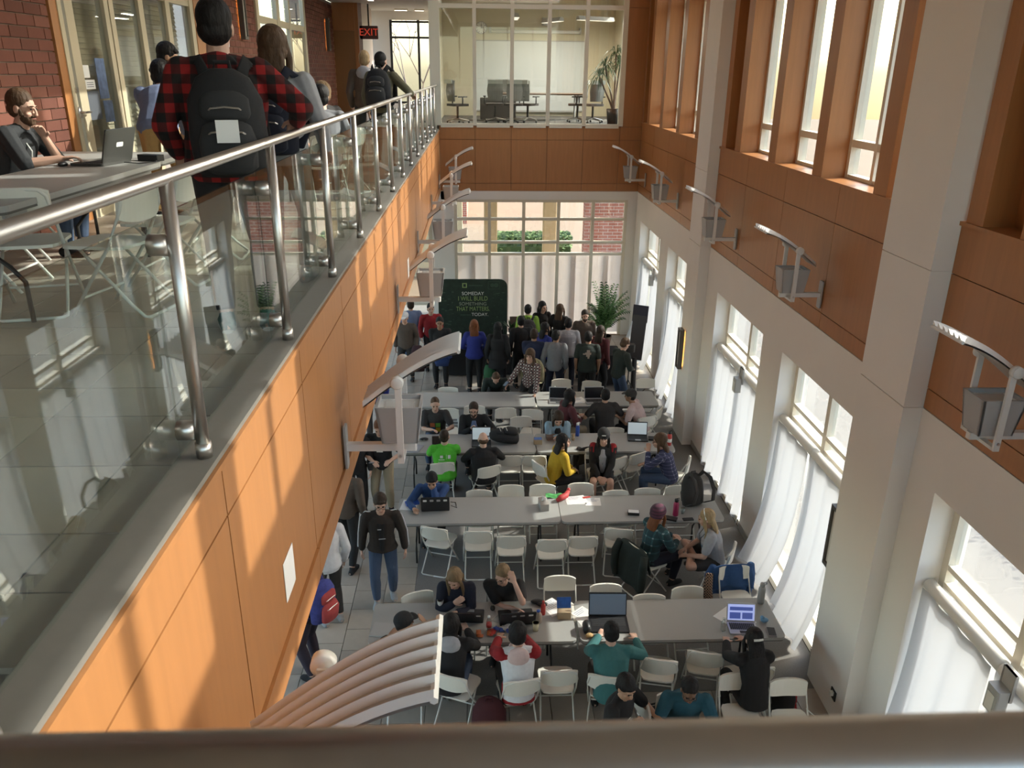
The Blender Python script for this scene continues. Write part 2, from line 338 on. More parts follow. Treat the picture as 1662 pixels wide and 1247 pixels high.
# lower windows with curtains
ordn = ['first', 'second', 'third', 'fourth', 'fifth', 'sixth']
for k, (p, q) in enumerate(lw_):
    w = sroot('window_%d' % wn); wn += 1
    x0, x1 = XO - .20, XO - .10; m_ = p + (q - p) * .48
    for y0, y1 in ((p, p + .09), (q - .09, q), (m_ - .05, m_ + .05)): ob('mullion', B(x0, y0, .1, x1, y1, 3.3), FRAME, w)
    for z in (.1, 2.345, 2.537, 3.27):
        for y0, y1 in ((p + .09, m_ - .05), (m_ + .05, q - .09)): ob('transom', B(x0 + .004, y0, z - .022, x1 - .004, y1, z + .033), FRAME, w)
    ob('pane', B(XO - .145, p + .05, .1, XO - .135, q - .05, 3.28), PANE, w)
    ob('sill', B(XR + .01, p, 0, XO, q, .1), FRAME, w)
    ob('shade_cassette', MB().loft([(XR + .14, p + .02, 2.31), (XR + .14, m_ - .01, 2.31)], [.062, .062], n=14).loft([(XR + .14, m_ + .01, 2.31), (XR + .14, q - .02, 2.31)], [.062, .062], n=14), WHITE, w, True)
    for h in range(2):
        ya, yb = (p + .03, p + (q - p) * .497) if h == 0 else (p + (q - p) * .503, q - .03)
        ph = k * 1.7 + h * 2.1; bul = (.1 + .1 * ((k * 7 + h * 3) % 3)) * 1.0
        lastx = .02
        def cur(u, v, ya=ya, yb=yb, ph=ph, bul=bul, h=h):
            z = .04 + 2.24 * (1 - v)
            x = XR + .10 - (.05 * h * .4) - bul * v ** 3 + (.012 + .03 * v) * math.sin(u * 19 + ph) + .02 * v * math.sin(u * 7 + ph * 2)
            y = ya + (yb - ya) * (u * (1 - .10 * v ** 2) + (.10 * v ** 2 if h == 1 else 0))
            return (x, y, z + .02 * math.sin(u * 5 + ph) * v)
        o = ob('curtain', MB().grid(cur, 44, 26), CURT, None, True)
        tag(o, 'sheer white curtain at the %s low window from the near end, its %s half' % (ordn[k], ('near', 'far')[h]), 'curtain', 'white curtains along the right wall')
struct('baseboard_right', MB().box(XR - .015, 6.4, 0, XR, 6.86, .1).box(XR - .015, 7.78, 0, XR, 8.15, .1).box(XR - .015, 10.4, 0, XR, 11.2, .1).box(XR - .015, 13.64, 0, XR, 14.33, .1), mat('grey_base', (.3, .28, .25), .7))
# unseen outside shelf, put in to block the sun and darken a fascia band
struct('sun_blocker_outside', B(XO + .05, -4, 8.45, XO + .98, 24, 8.65), CREAM)
# atrium top, back
struct('ceiling_atrium', B(-1.1, -4, 14, 5, 21.8, 14.2), mat('roof_grey', (.30, .28, .26), .9))
struct('sun_block_ceiling', B(-4, -4, 9.3, XO - .2, 6.86, 9.5), mat('soffit_white', (.7, .68, .64), .9))  # unseen slab, put in to keep sun off the near balcony floor
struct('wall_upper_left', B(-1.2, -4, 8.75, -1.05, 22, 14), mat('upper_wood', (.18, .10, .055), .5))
struct('wall_back', MB().box(-4.2, -4.2, 0, 5, -4, 6.1).box(-4.2, -4.2, 9.1, 5, -4, 14).box(-4.2, -4.2, 6.1, -3.6, -4, 9.1).box(4.3, -4.2, 6.1, 5, -4, 9.1), CREAM)
w = sroot('window_70')  # unseen window behind the camera, added to bring in more daylight
for x in (-3.56, -2.3, -1.0, .3, 1.6, 2.95, 4.26): ob('mullion', B(x - .04, -4.15, 6.1, x + .04, -4.05, 9.1), FRAME, w)
ob('pane', B(-3.6, -4.11, 6.1, 4.3, -4.1, 9.1), PANE, w)
struct('ceiling_balcony', B(-4, -4, 8.6, -1.05, 27.7, 8.75), WHITE)
# ---------------------------------------------------------------- balcony back wall (x = -4)
XL = -4.0
TAN = mat('tan_frame', (.55, .47, .33), .5)
wb2 = struct('wall_balcony', MB().box(XL - .3, -4, F2, XL - .012, 8.38, 8.6).box(XL - .3, 13.05, F2, XL - .012, 16.0, 8.6).box(XL - .3, 20.45, F2, XL - .012, 24.4, 8.6), MORT)
bm_ = {}
def brick(p, x, y, z, w, k):
    key = (round(w, 3), k)
    if key not in bm_: bm_[key] = mesh('brick', B(0, 0, 0, .03, w - .011, .089), BRK[k])
    link('brick', bm_[key], p, (x - .02, y, z))
rest = [MB(), MB(), MB()]
nbr = 0
def bricks(y0, y1, z0, z1, single):
    global nbr
    for j in range(int((z1 - z0) / .1)):
        z = z0 + .1 * j; y = y0 - (.15 if j % 2 else 0)
        while y < y1:
            a_ = max(y, y0); b_ = min(y + .3, y1)
            if b_ - a_ > .05:
                k = random.choice((0, 0, 1, 2))
                if single(a_, z) and nbr < 290: brick(wb2, XL, a_, z, b_ - a_, k); nbr += 1
                else: rest[k].box(XL - .02, a_, z, XL + .01, b_ - .011, z + .089)
            y += .3
bricks(3.0, 8.38, F2, 8.6, lambda y, z: y > 6.0 and 5.75 < z < 7.9)
bricks(13.05, 16.0, F2, 8.6, lambda y, z: False); bricks(20.45, 24.4, F2, 8.6, lambda y, z: False)
for k in range(3):
    o = ob('bricks', rest[k], BRK[k], wb2); o['kind'] = 'stuff'
# storefront 1 : wood door post, cream frames, glass, blinds behind
w = sroot('window_40')
ob('wood_jamb', B(XL - .06, 8.38, F2, XL + .03, 8.52, 8.6), WOOD, w)
for y0, y1 in ((8.52, 8.6), (8.66, 8.83), (9.56, 9.66), (9.69, 9.80), (10.52, 10.66), (11.41, 11.56), (12.35, 12.5)): ob('mullion', B(XL - .05, y0, F2, XL + .04, y1, 8.6), TAN, w)
for y0, y1 in ((8.83, 9.56), (9.80, 10.52), (10.66, 11.41), (11.56, 12.35)):
    ob('transom', B(XL - .04, y0, 7.68, XL + .03, y1, 7.80), TAN, w); ob('bottom_rail', B(XL - .04, y0, F2, XL + .03, y1, F2 + .22), TAN, w)
    ob('pane', B(XL - .005, y0, F2 + .2, XL + .003, y1, 7.7), PANE, w); ob('pane', B(XL - .005, y0, 7.8, XL + .003, y1, 8.6), PANE, w)
ob('wood_post', B(XL - .06, 12.5, F2, XL + .05, 13.05, 8.6), WOOD, w)
hd = ob('lever_handle', MB().cap((XL + .05, 8.60, 6.47), .014, (XL + .09, 8.60, 6.47), .012).cap((XL + .09, 8.60, 6.47), .012, (XL + .09, 8.74, 6.47), .010).box(XL + .03, 8.57, 6.42, XL + .05, 8.64, 6.52), STEEL, w, True)
ob('lock_cylinder', MB().loft([(XL + .03, 8.60, 6.68), (XL + .055, 8.60, 6.68)], .025, n=12), STEEL, w)
BLIND = mat('tan_blind', (.34, .28, .19), .7)
bl = MB()
for i in range(42):
    z = F2 + .3 + .056 * i; bl.hexa([(XL - .205, 8.7, z), (XL - .19, 8.7, z + .001), (XL - .19, 12.4, z + .001), (XL - .205, 12.4, z), (XL - .222, 8.7, z + .057), (XL - .212, 8.7, z + .058), (XL - .212, 12.4, z + .058), (XL - .222, 12.4, z + .057)])
o = tag(ob('window_blind', bl, BLIND), 'tan horizontal slat blind closed behind the glass shopfront wall on the balcony', 'blind'); o['kind'] = 'stuff'
struct('wall_office', MB().box(XL - 1.5, 8.3, F2, XL - 1.4, 13.1, 8.6), CREAM)
# notices on the glass door
PAPER = mat('white_paper', (.82, .81, .79), .8)
DKP = mat('dark_notice', (.10, .11, .13), .6)
BLUEP = mat('blue_photo', (.12, .18, .34), .5, noise=.9, nscale=14)
def notice(nm, y0, y1, z0, z1, m, lab): return tag(ob(nm, B(XL + .004, y0, z0, XL + .008, y1, z1), m), lab, 'poster')
n1 = notice('notice', 8.90, 9.03, 6.79, 6.91, PAPER, 'small white notice taped high on the glass door, leftmost sheet')
n2 = notice('notice', 8.90, 9.12, 6.68, 6.77, PAPER, 'white strip notice on the glass door below the small square sheet')
for i in range(3): ob('text_line', B(XL + .008, 8.93, 6.70 + .02 * i, XL + .009, 9.08, 6.706 + .02 * i), DKP, n2)
notice('notice', 8.90, 9.17, 6.38, 6.66, DKP, 'dark grey notice sheet on the glass door under the white strips')
notice('photo_poster', 9.2, 9.42, 6.58, 6.98, BLUEP, 'tall blue photo poster taped on the glass door')
notice('photo_poster', 9.25, 9.47, 6.34, 6.56, BLUEP, 'smaller blue photo poster below the tall one on the glass door')
# storefront 2
w = sroot('window_41')
for y0, y1 in ((16.0, 16.2), (17.6, 17.85), (18.7, 18.85), (20.25, 20.45)): ob('mullion', B(XL - .05, y0, F2, XL + .04, y1, 8.6), TAN, w)
for y0, y1 in ((16.2, 17.6), (17.85, 18.7), (18.85, 20.25)):
    ob('transom', B(XL - .04, y0, 7.68, XL + .03, y1, 7.80), TAN, w); ob('pane', B(XL - .005, y0, F2, XL + .003, y1, 7.7), PANE, w); ob('pane', B(XL - .005, y0, 7.8, XL + .003, y1, 8.6), PANE, w)
ob('door_leaf', B(XL - .03, 19.2, F2, XL, 20.2, 7.66), mat('tan_door', (.42, .3, .13), .5), w)
struct('wall_office_far', MB().box(XL - 1.9, 15.8, F2, XL - 1.8, 20.7, 8.6).box(XL - 1.9, 15.8, F2 - .1, XL - .1, 20.7, F2), CREAM)
# passage end: wood portal, exit wall, end window
struct('wall_portal', MB().box(XL - .3, 24.4, F2, XL, 24.5, 8.6).box(XL, 24.4, 7.9, -3.4, 24.5, 8.6).box(-3.42, 24.42, F2, -3.3, 25, 8.6), WOOD)
struct('door_1', MB().box(XL, 24.45, F2, -3.42, 24.5, 7.9), mat('dark_wood_door', (.30, .15, .06), .4))
struct('wall_exit', MB().box(-3.3, 24.45, F2, -3.2, 26.7, 8.6), mat('pale_panel', (.52, .45, .44), .5))
struct('wall_passage_end', MB().box(-3.3, 27.5, F2, -2.75, 27.7, 8.6).box(-2.75, 27.5, 8.35, -1.2, 27.7, 8.6).box(-2.75, 27.5, F2, -1.2, 27.7, 5.9).box(-1.3, 27.5, F2, -1.08, 27.7, 8.6), CREAM)
struct('wall_passage_side', MB().box(-4.1, 26.7, F2, -3.28, 26.8, 8.6), mat('brown_panel', (.25, .2, .14), .6))
w = sroot('window_42')
for x in (-2.72, -1.86, -1.34): ob('mullion', B(x - .035, 27.5, 5.9, x + .035, 27.6, 8.35), BLKM, w)
for x0, x1 in ((-2.69, -1.89), (-1.83, -1.37)):
    for z in (5.93, 7.85, 8.3): ob('transom', B(x0, 27.51, z - .03, x1, 27.59, z + .03), BLKM, w)
    ob('pane', B(x0, 27.55, 5.95, x1, 27.556, 8.3), PANE, w)
EXITR = mat('exit_red', (.8, .08, .04), .5, emit=.25)
t = thing('exit_sign', 'dark exit sign with red letters hung by the pale wall at the passage end', 'sign', (-3.02, 24.5, 7.86))
ob('case', MB().rbox(-.25, -.17, 0, .25, .17, .05, .02, 2).tf(Matrix.Rotation(R(90), 4, 'X')), mat('exit_case', (.10, .035, .03), .5), t)
def text(name, s, size, m, parent, loc, rot, ext=.003, align='CENTER', sx=1):
    cu = bpy.data.curves.new(name, 'FONT'); cu.body = s; cu.size = size; cu.extrude = ext; cu.align_x = align; cu.align_y = 'CENTER'
    tmp = bpy.data.objects.new('tmp', cu); C.objects.link(tmp); bpy.context.view_layer.update()
    me = bpy.data.meshes.new_from_object(tmp.evaluated_get(bpy.context.evaluated_depsgraph_get())); bpy.data.objects.remove(tmp)
    me.materials.clear(); me.materials.append(m); o = link(name, me, parent, loc); o.rotation_euler = rot; o.scale = (sx, 1, 1); return o
text('letters', 'EXIT', .26, EXITR, t, (0, -.054, 0), (R(90), 0, 0))
ob('hanger', B(-.02, -.03, .17, .02, -.01, .72), BLKM, t)
# passage ceiling lights
LIT = mat('lit_lamp', (1, .93, .8), .5, emit=6)
for x, y, w_, l_ in ((-2.75, 22.5, .16, 1.2), (-2.3, 26.6, .4, .1), (-1.75, 26.6, .3, .1)):
    t = thing('ceiling_light', {22.5: 'slim lit ceiling light in the passage, the nearer long one', 26.6: 'small lit ceiling spot near the passage end window'}[y] + (', right one' if x == -1.75 else ', left one' if y > 26 else ''), 'lamp', (x, y, 8.6))
    ob('case', MB().rbox(-w_ / 2, -l_ / 2, -.04, w_ / 2, l_ / 2, 0, .01, 1), FRAME, t); ob('diffuser', B(-w_ / 2 + .02, -l_ / 2 + .02, -.046, w_ / 2 - .02, l_ / 2 - .02, -.041), LIT, t)
# ---------------------------------------------------------------- railing of the balcony
rl = thing('balcony_railing', 'steel and glass railing running along the whole balcony edge', 'railing', (-1.07, 0, 5.51))
ob('handrail', MB().loft([(0.02, .32, 1.04), (0.02, 21.45, 1.04)], .0238, n=24), STEEL, rl, True)
pm = MB().loft([(0, 0, 0), (0, 0, 1.03)], .0245, n=18); pm = mesh('post', pm, STEEL, True)
p2 = mesh('post_stem', MB().loft([(-.05, 0, .08), (-.05, 0, 1.0)], .011, n=10), STEEL, True)
clm = mesh('glass_clamp', MB().loft([(-.085, 0, 0), (-.02, 0, 0)], .038, n=18), STEEL, True)
shm = mesh('base_collar', MB().loft([(0, 0, 0), (0, 0, .06)], .03, n=18), STEEL, True)
ry = [1.36 + 1.445 * i for i in range(14)]
for i, y in enumerate(ry):
    o = link('post', pm, rl, (.02, y, 0)); link('base_collar', shm, o)
    for z in (.11, .81): link('glass_clamp', clm, o, (0, 0, z))
gy = [.34] + ry + [21.45]
gm = {}
for a_, b_ in zip(gy[:-1], gy[1:]):
    ob('glass_panel', B(-.076, a_ + .012, -.02, -.064, b_ - .012, .89), GLASS, rl)
# near railing at the camera
rn = thing('bridge_railing', 'steel handrail of the bridge railing crossing right in front of the camera', 'railing', (0, .317, 5.51))
ob('handrail', MB().loft([(-1.0, 0, 1.04), (4.0, 0, 1.04)], .0238, n=32), STEEL, rn, True)
for x in (-.5, .95, 2.4, 3.85): link('post', pm, rn, (x, 0, 0))
for a_, b_ in ((-.49, .94), (.96, 2.39), (2.41, 3.84)): ob('glass_panel', B(a_, -.076, -.02, b_, -.064, .80), GLASS, rn)
# ---------------------------------------------------------------- light fixtures on arms
def fixture():
    t = thing('bracket_uplight', '', 'lamp')
    ob('wall_plate', MB().rbox(-.05, -.17, 0, .05, .17, .015, .02, 2, 'x').tf(Matrix.Identity(4)), GREYM, t)
    ob('arm', MB().rbox(0, 0, 0, .52, .055, .055, .008, 1).tf(Matrix.Translation((0, -.0275, -.03))), LAMPW, t)
    for s in (-1, 1):
        p = ob('post', MB().box(.40, s * .2 - .012, -.04, .445, s * .2 + .012, .58), LAMPW, t)
        ob('pivot_knob', MB().loft([(.42, s * .2, .58), (.42, s * .245, .58)], [.045, .045], n=20).loft([(.42, s * .245, .58), (.42, s * .25, .58)], [.045, .038], n=20), LAMPW, p, True)
        ob('bolt', MB().loft([(.42, s * .2, .02), (.42, s * .22, .02)], .012, n=8), STEEL, p)
    ob('cross_bar', MB().box(.40, -.2, -.04, .445, .2, -.015), LAMPW, t)
    bx = MB(); a0, a1, b0, b1 = .24, .57, -.10, .17
    for (x0, y0, z0, x1, y1, z1) in ((a0, b0, .05, a0 + .02, b1, .34), (a1 - .02, b0, .05, a1, b1, .34), (a0, b0, .05, a1, b0 + .02, .34), (a0, b1 - .02, .05, a1, b1, .34)): bx.box(x0, y0, z0, x1, y1, z1)
    for i, v in enumerate(bx.v):
        k = .78 + .22 * (v[2] - .05) / .29; cxx, cyy = .405, .035; bx.v[i] = (cxx + (v[0] - cxx) * k, cyy + (v[1] - cyy) * k, v[2])
    lh = ob('lamp_housing', bx, GREYM, t)
    ob('reflector_tray', MB().hexa([(.28, -.07, .06), (.53, -.07, .06), (.53, .14, .06), (.28, .14, .06), (.255, -.085, .31), (.555, -.085, .31), (.555, .155, .31), (.255, .155, .31)]), WHITE, lh)
    ob('lamp_glass', MB().box(.30, -.04, .311, .51, .11, .316), mat('lamp_lens', (.5, .5, .48), .15), lh)
    rf = ob('reflector', MB().grid(lambda u, v: wing(u, v, .012), 14, 6).grid(lambda u, v: wing(1 - u, v, 0), 14, 6), mat('reflector_gap_shade', (.44, .42, .39), .5), t, True)  # base coloured darker so the gaps between slats read as shade stripes
    for k in range(6):
        v0 = k / 6; s_ = MB()
        for i in range(14):
            u0, u1 = i / 14, (i + 1) / 14
            a = wing(u0, v0, .012); b = wing(u1, v0, .012); c = wing(u1, v0 + .118, .012); d = wing(u0, v0 + .118, .012)
            up = Vector((0, 0, .042)); lo = Vector((0, 0, .002))
            s_.hexa([a, b, c, d, a + up, b + up, c + lo, d + lo])
        ob('slat', s_, LAMPW, rf)
    ob('end_rim', MB().loft([wing(1, 0, .01), wing(1, 1, .01)], .014, n=6), LAMPW, rf); 
    return t
def wing(u, v, dz):
    x = .17 + .67 * u; hw = .20 * (.86 + .14 * u)
    z = .37 + .62 * math.sin(u * 1.25) / math.sin(1.25) * .66 + .0 * u
    return Vector((x, -hw + 2 * hw * v, z + dz))
fx = fixture(); fys = [2.12, 5.35, 9.42, 12.9, 17.0, 20.5]
fo = ['nearest one, cut by the handrail', 'second from the camera', 'third from the camera', 'fourth from the camera', 'fifth from the camera', 'farthest, by the end wall']
for i, y in enumerate(fys):
    lab = 'slatted bracket uplight on the left wood fascia, ' + fo[i]
    if i == 0: fx.location = (-.984, y, 4.33); fx['label'] = lab; fx['group'] = 'bracket uplights along the fascia'
    else: dup(fx, (-.984, y, 4.33), 0, lab, 'bracket uplights along the fascia')
for i, y in enumerate(fys[1:]):
    dup(fx, (4.172, y, 4.38), math.pi, 'grey bracket uplight on the right wall, ' + ['nearest the camera', 'second from the camera', 'third from the camera, past the near column', 'fourth from the camera', 'farthest, by the end wall'][i], 'bracket uplights on the right wall')
# sconces
GLOW = mat('sconce_glow', (1, .50, .12), .5, emit=26)
def sconce():
    t = thing('wall_sconce', '', 'lamp')
    f_ = MB()
    for a in ((-.11, -.4, .11, -.35), (-.11, .35, .11, .4), (-.11, -.35, -.07, .35), (.07, -.35, .11, .35)): f_.box(-.10, a[0], a[1], -.02, a[2], a[3])
    ob('frame', f_, mat('bronze_metal', (.13, .12, .11), .4, .6), t); ob('backplate', B(-.02, -.04, -.3, 0, .04, .3), GREYM, t)
    ob('panel', B(-.075, -.07, -.35, -.06, .07, .35), mat('frosted_panel', (.62, .58, .52), .4), t)
    ob('glowing_tube', MB().loft([(-.045, 0, -.33), (-.045, 0, .33)], .014, n=8), GLOW, t); return t
s1 = sconce(); s1.location = (4.19, 7.55 + .2, 1.85); 
s1.location = (4.0, 7.3, 1.85); s1['label'] = 'bronze framed wall sconce glowing amber between the two nearest low windows'; s1['group'] = 'wall sconces'
s1.location = (4.19, 7.97, 1.83)
dup(s1, (4.19, 15.22 - .0, 1.83), 0, 'bronze wall sconce glowing amber on the far pier of the right wall', 'wall sconces').location = (4.0, 14.9, 1.83)
for y, lab in ((14.95, 'amber lit wall sconce on the first brick pier of the balcony'), (23.2, 'amber lit wall sconce on the far brick pier by the exit passage')):
    dup(s1, (XL + .01, y, 7.75), math.pi, lab, 'wall sconces')
# papers taped on the fascia
tag(ob('paper_sheet', B(-.998, 3.49, 4.33, -.996, 3.70, 4.56), PAPER, None), 'white paper sheet taped on the wood fascia near the camera', 'paper')
tag(ob('paper_sheet', B(-.998, 11.1, 4.13, -.996, 11.3, 4.43), PAPER, None), 'white paper sheet taped far along the wood fascia', 'paper')
# ---------------------------------------------------------------- outside
DRY = mat('dry_lawn', (.22, .155, .095), .95, noise=.12, nscale=.4)
struct('ground_outside', MB().box(-80, 22, -.4, 90, 140, -.15).box(-80, -60, -.4, -6.3, 22, -.15).box(4.7, -60, -.4, 90, 22, -.15), DRY)
PALE = mat('pale_paving', (.24, .22, .19), .9)
struct('path_outside', B(4.7, -20, -.15, 13, 22, -.13), PALE)
struct('path_outside', B(-20, 22, -.15, 20, 25.5, -.13), PALE)
OBR = brickmat('outside_brick', (.38, .13, .085), (.33, .11, .07), (.5, .43, .36))
tag(ob('brick_wall', B(3.3, 25.2, -.2, 4.9, 25.6, 5.15), OBR), 'red brick wall seen outside the right panes of the end window', 'wall')
tag(ob('brick_wall', B(13, 2, -.2, 13.4, 9.5, 2.6), OBR), 'low red brick wall outside the nearest low window', 'wall')
tag(ob('brick_building', B(-2.0, 40, -.2, -.6, 52, 14), OBR), 'red brick building beyond the passage end window', 'building')
bld = thing('pale_building', 'pale stone building standing across from the tall windows', 'building', (34, 0, 0))
PST = mat('pale_stone', (.55, .53, .51), .9)
ob('wall', B(0, -30, -.2, 10, 34, 9), PST, bld); ob('roof', B(-.4, -30.5, 9, 10.4, 34.5, 9.6), mat('pale_roof', (.5, .47, .44), .9), bld)
for i in range(9): ob('window', B(-.05, -26 + 6.5 * i, 3, .01, -23.5 + 6.5 * i, 6.5), mat('dark_pane', (.10, .12, .15), .1), bld)
TANC = mat('tan_column', (.62, .44, .24), .8)
for i, (x, lab) in enumerate(((.35, 'tan square pillar outside the end window, left one'), (2.15, 'tan square pillar outside the end window, right one'))):
    tag(ob('stone_pillar', MB().rbox(x - .2, 24.4, -.15, x + .2, 24.8, 5, .03, 2).box(x - .26, 24.34, -.15, x + .26, 24.86, .15), TANC), lab, 'pillar')
tag(ob('window_building', MB().box(-9, 29, -.2, -.6, 29.4, 5), mat('outside_cream', (.66, .55, .36), .9)), 'cream building wall outside the left panes of the end window', 'building')
HED = [mat('hedge_%d' % k, c, .8, noise=.3, nscale=20) for k, c in enumerate(((.10, .17, .05), (.16, .24, .08), (.07, .12, .04)))]
def hedge(x0, x1, y0, y1, h, lab, n):
    t = thing('hedge', lab, 'hedge', ((x0 + x1) / 2, (y0 + y1) / 2, -.15)); L_, D_ = (x1 - x0) / 2, (y1 - y0) / 2
    for k in range(3):
        m = MB()
        for i in range(n):
            x = random.uniform(-L_, L_); y = random.uniform(-D_, D_); z = h * (1 - random.random() ** 2 * .8)
            a = random.uniform(0, 6.3); s = random.uniform(.05, .10); tx = Vector((math.cos(a), math.sin(a), random.uniform(-.5, .7))).normalized() * s; ty = tx.orthogonal().normalized() * s * .5
            c = Vector((x, y, z)); b = len(m.v); m.v += [tuple(c - tx), tuple(c + ty), tuple(c + tx), tuple(c - ty)]; m.f.append((b, b + 1, b + 2, b + 3))
        o = ob('leaves', m, HED[k], t); o['kind'] = 'stuff'
    ob('core', B(-L_ + .05, -D_ + .05, 0, L_ - .05, D_ - .05, h * .8), HED[2], t)
hedge(.6, 3.2, 27.5, 28.6, 1.75, 'clipped green hedge outside the end window', 1400)
hedge(3.3, 5.0, 26.2, 27.2, .95, 'small green hedge behind the outside brick wall', 300)
hedge(9.5, 10.6, 9.6, 14.0, 1.1, 'green shrubs outside the second low window', 600)
# bare tree behind the passage window
def tree(loc, lab, h):
    t = thing('bare_tree', lab, 'tree', loc); m = MB(); random.seed(3)
    def br(p, d, l, r, k):
        q = p + d * l; m.loft([p, q], [r, r * .6], n=5, cap=False)
        if k:
            for _ in range(3):
                dd = (d + Vector((random.uniform(-.7, .7), random.uniform(-.7, .7), random.uniform(-.1, .5)))).normalized(); br(q, dd, l * .75, r * .6, k - 1)
    ob('trunk', MB().loft([(0, 0, 0), (0, 0, h * .3)], [.12, .10], n=8), mat('bark', (.16, .12, .10), .9), t)
    br(Vector((0, 0, h * .28)), Vector((0, 0, 1)), h * .26, .07, 5); ob('branches', m, MATS['bark'], t)
tree((-2.4, 35, -.15), 'bare winter tree outside the passage end window', 9)
random.seed(11)
# ---------------------------------------------------------------- folding chairs
def make_chair():
    t = thing('folding_chair', '', 'chair')
    U = []
    for (x, y, z) in ((.215, .215, .0), (.208, -.10, .44), (.203, -.215, .66), (.19, -.235, .745), (.155, -.243, .78), (.05, -.252, .79)): U.append((x, y, z))
    P = U + [(-x, y, z) for (x, y, z) in reversed(U)]
    for sgn, nm in ((1, 0), (-1, 0)):
        ob('frame_leg', MB().loft([(sgn * x, y, z) for x, y, z in U] + [(0, -.254, .79)], .0115, n=8), CHM, t, True)
    ob('rear_leg', MB().loft([(.178, .12, .43), (.188, -.19, .09), (.19, -.27, .02), (.165, -.285, .012), (0, -.288, .012)], .0105, n=8), CHM, t, True)
    ob('rear_leg', MB().loft([(-.178, .12, .43), (-.188, -.19, .09), (-.19, -.27, .02), (-.165, -.285, .012), (0, -.288, .012)], .0105, n=8), CHM, t, True)
    ob('stretcher', MB().loft([(-.212, .13, .12), (.212, .13, .12)], .008, n=6), CHM, t)
    sp = [(.205, .17), (.19, .215), (.14, .24), (0, .248), (-.14, .24), (-.19, .215), (-.205, .17), (-.185, -.12), (-.16, -.165), (-.1, -.18), (.1, -.18), (.16, -.165), (.185, -.12)]
    s = MB().prism(sp[::-1], .425, .445); b = len(s.v)
    s.v += [(p[0] * .86, p[1] * .86, .437) for p in sp]; ob('seat', s, CHW, t)
    bk = MB(); n = 10
    for i in range(n):
        def pt(k, z, off):
            x = -.205 + .41 * k / n; q = abs(x) / .205
            return (x, -.252 + .035 * q ** 2 + off + (.79 - z) * .10, z - (.025 * q ** 5 if z > .7 else -.03 * q ** 3))
        bk.hexa([pt(i, .585, -.012), pt(i + 1, .585, -.012), pt(i + 1, .585, .008), pt(i, .585, .008), pt(i, .80, -.014), pt(i + 1, .80, -.014), pt(i + 1, .80, .012), pt(i, .80, .012)])
    ob('backrest', bk, CHW, t); return t
CH0 = make_chair(); used = []
def chair(tx, ty, rz, label, grp, z=0):
    """(tx, ty): where the top of the backrest stands; rz in degrees, 0 faces away from the camera"""
    a = R(rz); loc = (tx - math.sin(a) * .25, ty + math.cos(a) * .25, z)
    if not used: CH0.location = loc; CH0.rotation_euler = (0, 0, a); CH0['label'] = label; CH0['group'] = grp; used.append(1); return CH0
    return dup(CH0, loc, a, label, grp)
G1 = 'white folding chairs around the long tables'
T4, T3, T2, T1 = 'the nearest long tables', 'the purple-bottle row', 'the lime-tee row', 'the farthest table row'
